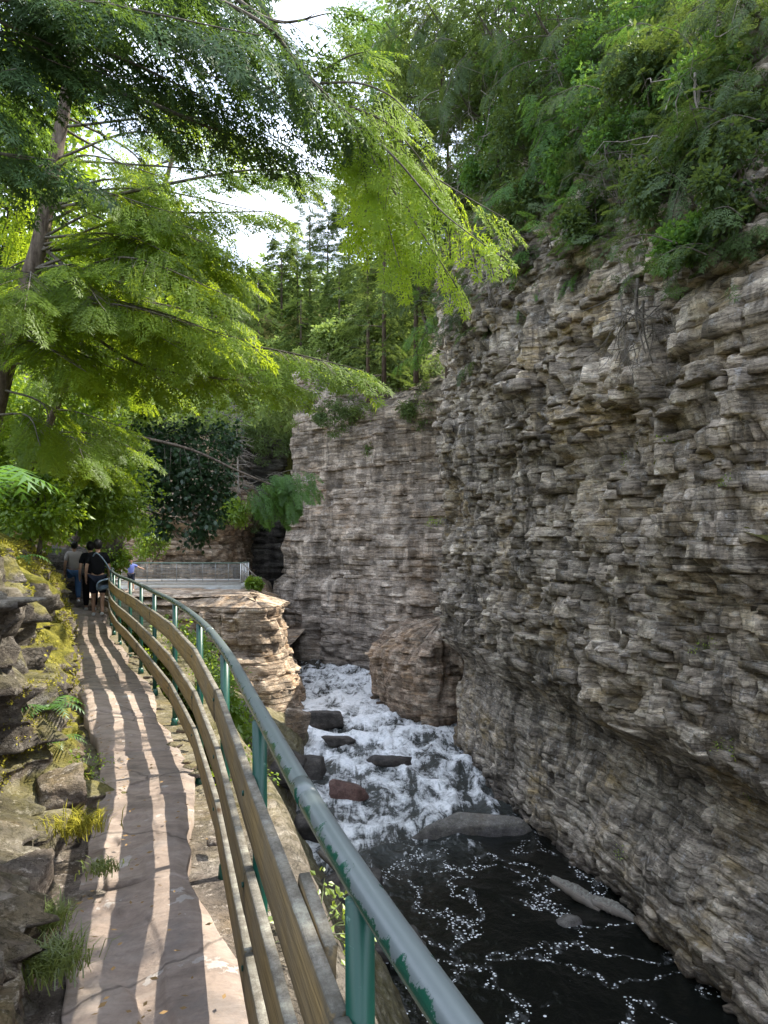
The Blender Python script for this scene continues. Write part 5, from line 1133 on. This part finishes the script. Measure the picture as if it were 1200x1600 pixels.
bl = [  # px, py, Y of the anchor; count, length, width, material, label
    (905, 185, 18.5, 13, 2.1, .6, 'cedar_bright', 'bright green cedar spreading over the upper middle of the cliff'),
    (840, 290, 19.5, 10, 1.7, .5, 'cedar_bright', 'fresh green cedar hanging left of the cliff recess'),
    (895, 380, 18.2, 6, .95, .3, 'cedar_bright', 'small bright cedar trailing lowest down the cliff face'),
    (1010, 150, 17.0, 13, 2.0, .6, 'cedar', 'dark cedar right of the bright spreading cedar'),
    (1110, 90, 15.5, 13, 2.0, .6, 'cedar_bright', 'light green cedar near the top right corner'),
    (1180, 30, 14.8, 10, 1.8, .55, 'cedar', 'cedar filling the top right corner'),
    (1150, 230, 13.6, 12, 1.6, .5, 'cedar', 'cedar drooping over the right edge of the cliff'),
    (1090, 320, 14.0, 9, 1.2, .4, 'cedar', 'low dull green cedar above the right buttress'),
    (1190, 330, 12.8, 8, 1.1, .4, 'cedar', 'olive cedar hanging at the right edge of the picture'),
    (960, 60, 18.8, 13, 2.2, .6, 'cedar', 'cedar on the upper terrace below the reddish rock'),
    (860, 60, 21.0, 14, 2.4, .65, 'cedar', 'large cedar high up above the bare tangle'),
    (770, 60, 24.0, 14, 2.6, .7, 'cedar', 'tall dark cedar at the top left shoulder of the cliff'),
    (690, 40, 27.0, 14, 2.9, .75, 'cedar', 'grey green cedar at the top behind the hanging bough'),
    (620, 60, 30.0, 13, 3.0, .8, 'cedar_bright', 'cedar at the very top beside the patch of sky'),
    (740, 180, 25.5, 12, 2.2, .6, 'cedar', 'shaded cedar above the yellow leaved shrub'),
    (690, 200, 28.0, 12, 2.4, .6, 'cedar', 'dark cedar left of the yellow leaved shrub'),
    (720, 480, 27.6, 12, 1.5, .45, 'cedar', 'thick dark green cedar clinging to the left corner of the cliff'),
    (700, 400, 28.6, 10, 1.5, .45, 'cedar', 'cedar growing above the thick one at the cliff corner'),
    (760, 520, 26.5, 6, 1.0, .35, 'cedar', 'small cedar at the right of the thick corner cedar'),
    (640, 520, 33.5, 9, 1.7, .5, 'cedar_bright', 'yellowish cedar leaning out left of the cliff corner'),
    (1040, 230, 16.0, 9, 1.5, .45, 'cedar', 'dark cedar in the hollow between two green ones'),
    (830, 400, 21.0, 8, 1.4, .45, 'cedar_bright', 'feathery green cedar drooping over the cliff left of the lowest one'),
    (960, 300, 17.4, 9, 1.3, .45, 'cedar_bright', 'feathery bright cedar hanging under the rounded bright shrub'),
    (1130, 380, 13.4, 8, 1.2, .4, 'cedar', 'dull cedar fringe above the right part of the cliff'),
    (780, 350, 23.5, 7, 1.2, .35, 'cedar', 'thin shrub on the ledge under the yellow leaved shrub'),
]
def on_cliff(px, py, Y):
    p = at(px, py, Y); i, j = np.unravel_index(np.argmin(np.abs(cliffV[..., 2] - p[2]) * 1.0 + np.hypot(cliffV[..., 0] - p[0], cliffV[..., 1] - p[1]) * 0 + 1e3 * (np.abs((cliffV[..., 0] / np.maximum(cliffV[..., 1], 1) * F + 600) - px) > 14) + .002 * np.abs(cliffV[..., 1] - Y)), cliffV.shape[:2]); return p
def cliff_point(px, py):
    """where the line of sight through a pixel meets the cliff"""
    PX_ = cliffV[..., 0] / np.maximum(cliffV[..., 1], .5) * F + CX; PY_ = HY - (cliffV[..., 2] - EYE) / np.maximum(cliffV[..., 1], .5) * F
    d = np.hypot(PX_ - px, PY_ - py) + 2.0 * np.maximum(0, cliffV[..., 1] - 9) + 1e4 * (cliffV[..., 1] < 9) + 1e4 * (cliffV[..., 1] > 31); i, j = np.unravel_index(np.argmin(d), d.shape); return cliffV[i, j], cliffN[j], d[i, j]
for i, (px, py, Y, n, ln, wd, mt, lb) in enumerate(bl):
    p, nn, dd = cliff_point(px, py)
    if abs((p[0] / p[1] * F + CX) - px) > 40 or abs(HY - (p[2] - EYE) / p[1] * F - py) > 60: p = at(px, py, Y); nn = np.array((-.9, -.35))
    bush('cedar_shrub', lb, p, (nn[0], nn[1] - .25, .05), n, ln * .85, wd, 200 + i, mt, 'ced', .95 if Y > 16 else .72, 1.35, hang=.35)
# cover of fine foliage that grows all over the upper cliff
g = np.random.default_rng(303); Lv = Leaves(); sel = []
zt = cliff_top(cliffV[..., 1]); ok = (cliffV[..., 2] > zt - 1.3) & (cliffV[..., 1] > 10) & (cliffV[..., 1] < 31)
ii, jj = np.nonzero(ok); k = g.integers(0, len(ii), 3200); P_ = cliffV[ii[k], jj[k]]; Nn = cliffN[jj[k]]
dn = vnoise(P_[:, 1] * .55, P_[:, 2] * .55, 0, 9); keep = (dn > -.35) & (g.uniform(0, 1, len(P_)) < .6 + 1.0 * (P_[:, 2] - zt[ii[k], jj[k]]) / 3); P_, Nn = P_[keep], Nn[keep]
h_ = g.uniform(0, .7, len(P_)); P_ = P_ + np.c_[Nn * h_[:, None], h_ * .6]
Lv.add(P_, np.c_[Nn * .8 + g.normal(0, .9, (len(P_), 2)), g.uniform(-.6, .6, len(P_))], np.c_[Nn * .8, np.ones(len(P_))] + g.normal(0, .6, (len(P_), 3)), g.uniform(.5, .95, len(P_)), 'ced', .35 + .4 * hsh(np.floor(P_[:, 1] * .8), np.floor(P_[:, 2] * .8), 0, 2))
o = Lv.build('undergrowth', M['cedar'], None, 5); tag(o, 'low cedar scrub growing over the ledges of the upper cliff', 'undergrowth', None, 'stuff')
# leafier shrubs and small trees that crowd the cliff edge
for i, (px, py, Y, r_, mt, lb) in enumerate([(620, 120, 33, 2.6, 'farpine', 'dark leafy tree at the top centre beside the sky'), (680, 60, 31, 2.8, 'farleaf', 'leafy tree at the very top left of the cliff shoulder'), (740, 110, 27, 2.2, 'farpine', 'dark leafy tree over the bare twigs'), (800, 40, 26, 2.4, 'farleaf', 'leafy tree at the top edge, second from the shoulder'),
        (880, 30, 24, 2.2, 'cedar_bright', 'leafy tree at the top edge above the bright cedar'), (960, 20, 23, 2.1, 'cedar', 'dark leafy tree above the hollow'), (1050, 20, 21, 2.0, 'cedar_bright', 'bright leafy tree at the top right'), (1140, 10, 19, 1.8, 'cedar', 'leafy tree in the top right corner'), (960, 150, 18.5, 1.1, 'cedar_bright', 'rounded bright shrub in the middle of the cliff greenery'), (1080, 170, 16.5, 1.0, 'cedar', 'rounded dark shrub right of the bright one'),
        (820, 200, 21.5, 1.1, 'cedar', 'rounded shrub above the fresh green cedar'), (1170, 170, 15, .9, 'cedar_bright', 'shrub near the right edge among cedars'), (1000, 300, 16.8, .7, 'cedar', 'small shrub under the dark hollow'), (700, 300, 28, 1.5, 'farpine', 'shrub at the left shoulder below the bare twigs'), (660, 430, 33, 1.7, 'farpine', 'dark shrub behind the tip of the hanging bough'), (580, 60, 36, 2.2, 'farleaf', 'leafy tree top touching the patch of sky')] + [(px, py, 0, r_, mt, lb) for px, py, r_, mt, lb in ((735, 330, 1.1, 'cedar', 'bushy cedar low on the left shoulder'), (790, 270, 1.1, 'cedar_bright', 'bushy bright cedar beside the grey twig tangle'), (850, 330, 1.0, 'cedar', 'bushy cedar above the feathery drooping one'), (900, 270, 1.0, 'cedar_bright', 'bushy bright cedar in the centre of the cliff greenery'), (940, 340, .75, 'cedar', 'bushy cedar just above the bare rock in the centre'), (1000, 220, .9, 'cedar_bright', 'bushy bright cedar by the dark hollow'), (1060, 290, .8, 'cedar', 'bushy cedar below the dark hollow on its right'), (1110, 240, .8, 'cedar_bright', 'bushy bright cedar above the right buttress'), (1170, 290, .7, 'cedar', 'bushy cedar at the right edge over bare rock'), (1140, 120, .8, 'cedar_bright', 'bushy bright cedar under the top right corner'), (1050, 110, 1.0, 'cedar', 'bushy dark cedar left of the top right corner'), (940, 90, 1.1, 'cedar_bright', 'bushy bright cedar near the top of the cliff'), (860, 170, 1.2, 'cedar', 'bushy cedar below the pale bare twigs'), (770, 190, 1.2, 'cedar_bright', 'bushy bright cedar over the yellow leaved shrub'), (1190, 200, .7, 'cedar', 'bushy cedar cut by the right edge of the picture'), (1090, 370, .55, 'cedar_bright', 'small bushy cedar on the top of the right buttress'))]):
    c = at(px, py, Y) if Y else cliff_point(px, py)[0] + np.array((-.3, -.2, .1)) * r_; broad_tree('leafy_shrub' if r_ < 2 else 'leafy_tree', lb, (c[0] + .3, c[1] + .3, c[2] - r_ * 1.5), c + (0, 0, r_ * .5), .06 + .02 * r_, [(c, (r_, r_ * .8, r_ * .85)), (c + (r_ * .7, .2, -.4 * r_), (r_ * .6, r_ * .6, r_ * .6)), (c + (-r_ * .6, 0, -.5 * r_), (r_ * .6, r_ * .55, r_ * .6))], int(260 + 240 * r_), mt, 'broad', 600 + i, .8 + .25 * r_)
# bare twigs hanging among them
def tangle(label, c, rad, n, seed, l=.9, name='dead_shrub'):
    g = np.random.default_rng(seed); c = np.array(c, float); t = tree_obj(name, c, label, 'dead shrub'); m = MB()
    for _ in range(n):
        s = c + g.normal(0, .35, 3) * rad; P = [s]; d = norm(g.normal(0, 1, 3) + np.array((-.3, -.3, -.8)))
        for _ in range(4): d = norm(d + g.normal(0, .45, 3) + (0, 0, -.12)); P.append(P[-1] + d * l * .25)
        m.tube(np.array(P), (.011, .003), 4, False)
    for _ in range(3):
        s = c + g.normal(0, .2, 3) * rad; m.tube(spline(np.array([s + (0, 0, .5), s, s + (.1, -.2, -.7)]), 8), (.03, .01), 6)
    ob = m.build('branches', M['twig'] if seed % 2 else M['dead'], t, True); ob.matrix_parent_inverse = Matrix.Translation(-t.location); ob['kind'] = 'stuff'
for i, (px, py, rad, n, l, lb) in enumerate([(1030, 500, .7, 46, 1.0, 'dry grey root tangle hanging on the dark part of the cliff'), (640, 130, 3.2, 120, 2.2, 'mass of bare grey twigs at the top left of the cliff'), (1010, 270, 1.0, 50, 1.3, 'bare roots dangling in the dark hollow of the cliff'),
                                            (780, 420, 1.2, 40, 1.6, 'thin bare stems hanging at the left shoulder of the cliff'), (880, 120, 1.4, 46, 1.6, 'pale bare twigs between the upper cedars'), (1140, 170, 1.1, 46, 1.4, 'brown twigs among the cedars at the upper right'), (740, 280, 1.3, 60, 1.6, 'grey twig tangle around the yellow leaved shrub')]):
    p, nn, dd = cliff_point(px, py); tangle(lb, p + np.array((nn[0], nn[1], 0)) * .35, rad, n, 501 + i, l)
bush('yellow_shrub', 'shrub with yellow green leaves and pale twisted stems on the left shoulder of the cliff', cliff_point(755, 230)[0], (-.8, -.5, .3), 13, 2.0, .35, 31, 'yellow', 'tiny', 1.9, 1.0, hang=.2, cat='shrub')
for i, (px, py, n, l, lb) in enumerate([(590, 640, 10, 2.2, 'olive cedar hanging over the middle of the far cliff'), (520, 640, 9, 2.0, 'dark cedar over the left part of the far cliff'), (590, 700, 6, 1.2, 'small cedar hanging lowest on the far cliff'), (455, 620, 9, 2.0, 'dark cedar over the left corner of the far cliff'), (650, 640, 9, 2.0, 'cedar at the right end of the far cliff brink'), (410, 680, 10, 2.6, 'dark shaded cedar beside the recess'), (430, 600, 9, 2.4, 'cedar high beside the recess'), (665, 830, 5, .9, 'small green bush on the far cliff beside the near cliff edge'), (395, 800, 7, 1.8, 'shaded bush low in the recess behind the green tuft'), (600, 560, 12, 2.6, 'broad cedar in front of the far wooded slope'), (650, 560, 12, 2.6, 'cedar against the near cliff edge below the hanging bough'), (540, 580, 12, 2.4, 'cedar just below the upright dead tree'), (500, 560, 11, 2.2, 'cedar over the top left part of the far cliff'), (620, 480, 12, 2.8, 'cedar under the tip of the hanging bough')]):
    Y = 47.5 if px > 450 else 55; p = at(px, py, Y - (.8 if px < 620 else 3)); r_ = l * .62; p = p + np.array((0, -.3, -.2)); broad_tree('cedar_shrub', lb, (p[0], p[1] + 1.2, p[2] - .3), p + (0, 0, .3), .07, [(p, (r_, r_ * .7, r_ * .75)), (p + (r_ * .8, .1, -.35 * r_), (r_ * .6, r_ * .5, r_ * .6)), (p + (-r_ * .75, 0, .1 * r_), (r_ * .55, r_ * .5, r_ * .5)), (p + (.1, -.2, -r_ * .9), (r_ * .35, r_ * .3, r_ * .5))], int(150 + 260 * r_), 'farpine' if i % 3 else 'farleaf', 'broad', 700 + i, 1.25)

# unseen tree added right of the railing to shade the near path and wall
g = np.random.default_rng(14); t = tree_obj('cedar_tree', (4.3, 2.3, -4.2), 'unseen cedar right of the near railing, placed to shade the path'); C = spline(np.array([(4.3, 2.3, -4.6), (4.3, 2.5, 1), (3.9, 3.0, 7.0), (3.6, 3.4, 8.6)]), 24); tm = MB().tube(C, (.16, .04), 10); lm = MB(); Lv = Leaves()
for _ in range(46):
    s = C[g.integers(16, 24)]; q = g.uniform(-.15, 1); e = np.array((3.6 - 1.25 * q, 2.1 + 3.3 * q, 6.5 + .5 * q)) + g.normal(0, .32, 3); bough(Lv, lm, [s, (s + e) / 2 + (0, 0, .25), e], .5, g, 'ced', .9, 1.1, (0, 0, 1), .02)
finish_tree(t, tm, lm, Lv, M['cedar'], 'bark', 8)

# ---- small plants
def fern(label, c, n, l, seed, mat='fern', name='fern', cat='fern', face=None):
    g = np.random.default_rng(seed); c = np.array(c, float); t = tree_obj(name, c, label, cat)
    for i in range(n):
        a = 6.28 * i / n + g.uniform(-.3, .3) if face is None else face + g.uniform(-1.1, 1.1); ll = l * g.uniform(.7, 1.1); tt_ = np.linspace(0, 1, 14)
        P = c + np.stack([math.cos(a) * ll * tt_ * .85, math.sin(a) * ll * tt_ * .85, ll * (.75 * tt_ - .85 * tt_ ** 2)], 1); side = np.array((-math.sin(a), math.cos(a), 0)); V = []
        for k in range(1, 14):
            w = ll * .20 * math.sin(math.pi * min(1, tt_[k] * .9 + .12)) ** .8; d = P[k] - P[k - 1]
            for sg in (-1, 1): V += [P[k - 1], P[k - 1] + d * .75, P[k] + sg * side * w + d * .4 - np.array((0, 0, w * .25))]
        V = np.array(V); o = mesh_np('frond', V, np.arange(len(V)).reshape(-1, 3), M[mat], t, False, {'tint': np.full(len(V), g.uniform(.2, .9))}); o.matrix_parent_inverse = Matrix.Translation(-t.location)
def bank_point(px, py):
    B = bankV; PX_ = B[..., 0] / np.maximum(B[..., 1], .5) * F + CX; PY_ = HY - (B[..., 2] - EYE) / np.maximum(B[..., 1], .5) * F
    d = np.hypot(PX_ - px, PY_ - py) + 1e4 * (B[..., 1] < 1) + .8 * B[..., 1]; i, j = np.unravel_index(np.argmin(d), d.shape); return B[i, j].copy()
for i, (px, py, n, l, lb) in enumerate([(70, 1115, 8, .34, 'dark fern with arching fronds low on the mossy wall beside the path'), (85, 1165, 6, .26, 'small fern below the arching fern on the yellow mossy rock'), (18, 1000, 6, .3, 'fern sprouting from the wall at the left edge'), (20, 880, 8, .55, 'fern on top of the mossy wall at the left edge'), (75, 850, 8, .5, 'sunlit fern on the rim of the mossy wall'), (15, 770, 9, .95, 'large blue green fern hanging at the left edge above the wall')]):
    p = bank_point(px, py) if i != 5 else at(-25, 770, 5.2); fern(lb, p + np.array((.03, -.03, .02)), n, l, 20 + i)
def sprig(label, c, n, rad, seed, mat='bright', size=1.0, name='leafy_plant', cat='plant', up=.5):
    g = np.random.default_rng(seed); c = np.array(c, float); t = tree_obj(name, c, label, cat); m = MB(); Lv = Leaves()
    for _ in range(n):
        d = norm(g.normal(0, 1, 3) * (1, 1, .6) + np.array((0, 0, up))); e = c + d * rad * g.uniform(.4, 1); m.tube([c, (c + e) / 2 + (0, 0, .02), e], (.004, .0015), 4, False); Lv.add(e, d, (0, 0, 1), size * g.uniform(.7, 1.1), 'tiny')
    ob = m.build('stems', M['grass'], t, True); ob['kind'] = 'stuff'; ob.matrix_parent_inverse = Matrix.Translation(-t.location); ob = Lv.build('leaves', M[mat], t, seed); ob.matrix_parent_inverse = Matrix.Translation(-t.location)
for i, (px, py, n, rad, sz, lb) in enumerate([(1095, 690, 16, .34, 1.7, 'bright leafy plant growing on a ledge of the right cliff'), (1055, 690, 7, .22, 1.3, 'small leafy plant left of the bright one on the same ledge'), (1105, 1015, 7, .22, 1.2, 'tiny yellow green plant in a crack of the cliff overhang'), (1135, 1160, 8, .22, 1.3, 'small yellow green fern tuft on the lower right of the cliff'), (1165, 1240, 5, .16, 1.0, 'lone green sprig near the right edge of the lower cliff'), (975, 1333, 5, .18, 1.0, 'tiny plant on the pale bulge near the water'), (1150, 765, 6, .2, 1.0, 'pale plant in a crack below the bright leafy plant'), (985, 720, 6, .2, 1.0, 'plant in the dark part left of the ledge plants'), (670, 830, 14, .5, 2.0, 'green tuft on the corner of the near cliff above the boulder')]):
    p, nn, dd = cliff_point(px, py); sprig(lb, p + np.array((nn[0], nn[1], 0)) * .08, n, rad, 40 + i, 'yellow' if i in (2, 3, 5) else 'bright', sz)
for i, (c, n, rad, sz, lb) in enumerate([((-2.02, 4.95, .05), 26, .20, .5, 'pale leafy weed at the left edge of the path beside the mossy rock'), ((-.28, 3.1, -.05), 26, .24, .9, 'bright yellow green weed behind the railing near the camera'), ((-1.05, 5.2, -.1), 24, .3, .9, 'leafy weed behind the middle board'), ((-2.1, 8.2, .0), 30, .5, 1.1, 'green shrub beyond the railing at the middle posts'), ((-3.0, 10.5, .0), 34, .6, 1.3, 'green shrub beyond the railing at the far posts'), ((-2.5, 8.9, -.9), 34, .6, 1.3, 'low bush under the railing beyond the middle posts'), ((-1.6, 6.9, -.7), 28, .45, 1.1, 'weeds on the slope below the fourth post')]):
    sprig(lb, c, n, rad, 70 + i, 'yellow' if i == 1 else 'bright', sz)
for i, (x, y, z, r_) in enumerate([(-3.4, 13, -1.2, 1.0), (-4.6, 15.5, -1.0, 1.1), (-5.0, 18.5, -2.2, 1.2), (-3.9, 16, -2.6, 1.0), (-6.4, 20, -1.6, 1.3), (-7.5, 23, -1.5, 1.3)]):
    broad_tree('bush', 'green bush on the slope below the far railing posts, number %s from the camera' % ['one', 'two', 'three', 'four', 'five', 'six'][i] if False else ['green bush just beyond the far railing posts', 'taller bush behind the far railing posts', 'bush between the railing and the orange outcrop', 'bush low on the slope under the railing', 'bush at the left foot of the orange outcrop', 'bush farthest back below the platform'][i], (x, y, z - r_), np.array((x, y, z + .4)), .05, [((x, y, z), (r_, r_, r_ * .8))], 420, 'bright', 'broad', 400 + i, 1.2)
for i, (px, py, Y, r_, lb) in enumerate([(235, 845, 46, 1.5, 'pale sunlit shrub at the left end of the bluff'), (168, 872, 30, .8, 'yellow green shrub behind the walkers'), (150, 800, 27, 1.6, 'sunlit leafy shrub above the walkers'), (100, 800, 21, 1.3, 'leafy shrub at the top of the mossy wall'), (365, 800, 47, 1.1, 'green creeper on the right edge of the bluff'), (398, 912, 42, .25, 'little leafy shrub at the right end of the platform'), (60, 800, 13, .8, 'bright undergrowth bush over the mossy wall'), (400, 990, 36, .5, 'small plant on the lower ledge')][:7]):
    c = at(px, py, Y); broad_tree('shrub', lb, (c[0], c[1], c[2] - r_), c + (0, 0, .3), .05, [(c, (r_, r_ * .8, r_ * .8)), (c + (-.3 * r_, 0, .6 * r_), (r_ * .5, r_ * .5, r_ * .5))], 520, 'bright', 'broad', 430 + i, 1.0 if Y < 25 else 1.5)
# rock pillar among the shrubs behind the walkers
rock('rock_pillar', at(172, 838, 30), (1.0, .9, 2.7), 190, M['mossrock'], 'pale rock pillar among shrubs behind the walkers', 'rock', .3, .15, 34, 8, .09)
rock('rock_pillar', at(106, 900, 20), (1.1, 1.2, 2.0), 191, M['darkrock'], 'dark broken rock mass left behind the walkers', 'rock', .1, -.1, 30, 8, .09)
# grass tufts
def tuft(label, c, n, h, rad, seed, mat='grass'):
    g = np.random.default_rng(seed); c = np.array(c, float); V = []
    for _ in range(n):
        a = g.uniform(0, 6.28); b = c + np.array((g.normal(0, rad), g.normal(0, rad), 0)); l = h * g.uniform(.5, 1.1); d = np.array((math.cos(a), math.sin(a), 0)); w = np.array((-d[1], d[0], 0)) * .0025
        m1 = b + d * l * .25 + (0, 0, l * .6); e = b + d * l * .8 + (0, 0, l * .75); V += [b - w, b + w, m1 + w, b - w, m1 + w, m1 - w, m1 - w, m1 + w, e]
    V = np.array(V); o = mesh_np('grass_tuft', V, np.arange(len(V)).reshape(-1, 3), M[mat], None, False, {'tint': np.repeat(g.uniform(0, 1, n), 9)}); return tag(o, label, 'grass')
tuft('green grass tuft growing at the lower left of the path', (-1.22, 2.72, .02), 420, .13, .055, 1); tuft('smaller grass tuft higher up along the path edge', (-1.38, 3.02, .03), 260, .11, .04, 2)
tuft('dry yellow grass between the rocks left of the path', (-1.62, 3.9, .08), 300, .12, .07, 3, 'mossleaf'); tuft('short grass in the crack near the middle of the ledge', (-1.36, 3.55, .02), 160, .07, .04, 4)
# moss cushions on the wall
g = np.random.default_rng(15); Lv = Leaves(); B = bankV; ii = g.integers(0, B.shape[0], 60000); jj = g.integers(0, B.shape[1], 60000); P_ = B[ii, jj]
mk = fbm(P_[:, 0] * 1.5, P_[:, 1] * 1.1, P_[:, 2] * 1.6, 4, 7); keep = (P_[:, 1] > 3.6) & (P_[:, 1] < 15) & (P_[:, 2] > .12) & (mk > -.10 + .40 * (1 - sstep(4.2, 5.5, P_[:, 1]))) ; P_ = P_[keep][:4600]; n = len(P_)
Lv.add(P_, g.normal(size=(n, 3)) + (1.0, -.3, .6), g.normal(size=(n, 3)), g.uniform(.3, .6, n) * np.clip(P_[:, 1] / 6, .6, 1.6), 'tiny', .35 + .6 * hsh(np.floor(P_[:, 1] * 4), np.floor(P_[:, 2] * 5), 0, 2))
o = Lv.build('moss', M['mossleaf'], None, 5); tag(o, 'yellow green moss on the rock wall', 'moss', None, 'stuff')
# leafy ground cover on the left hillside
Lv = Leaves(); n = 5200; X_ = g.uniform(-16, -3.2, n); Y_ = g.uniform(3, 26, n); ok = X_ < left_x(Y_) - 1.0; X_, Y_ = X_[ok], Y_[ok]; n = len(X_)
Lv.add(np.stack([X_, Y_, left_hill(X_, Y_) + g.uniform(0, .35, n)], 1), g.normal(size=(n, 3)), np.tile((0, 0, 1.), (n, 1)) + g.normal(0, .4, (n, 3)), g.uniform(.8, 1.5, n), 'broad', None)
o = Lv.build('ground_cover', M['bright'], None, 5); tag(o, 'leafy ground cover on the hillside left of the path', 'ground cover', None, 'stuff')
# fallen leaves and twigs on the path
g = np.random.default_rng(19); V = []; n = 260
for _ in range(n):
    y = g.uniform(1.6, 9); x = float(left_x(y)) + g.uniform(0, 1) ** 2 * (float(fence_x(y)) - float(left_x(y)) - .1) + .03; a = g.uniform(0, 6.28); s_ = g.uniform(.008, .02); d = np.array((math.cos(a), math.sin(a), .1)) * s_; q = np.array((-math.sin(a), math.cos(a), .2)) * s_ * .5; c = np.array((x, y, .032)); V += [c - d, c + q, c + d, c - d, c + d, c - q]
o = mesh_np('fallen_leaves', np.array(V), np.arange(len(V)).reshape(-1, 3), plain('dry leaf litter', (.22, .14, .06), .9), None, False); tag(o, 'dry leaf litter scattered over the stone path', 'leaf litter', None, 'stuff')
print('TRIS', sum(sum(len(p.vertices) - 2 for p in me.polygons) if len(me.polygons) < 5000 else len(me.polygons) * (len(me.polygons[0].vertices) - 2) for me in bpy.data.meshes))
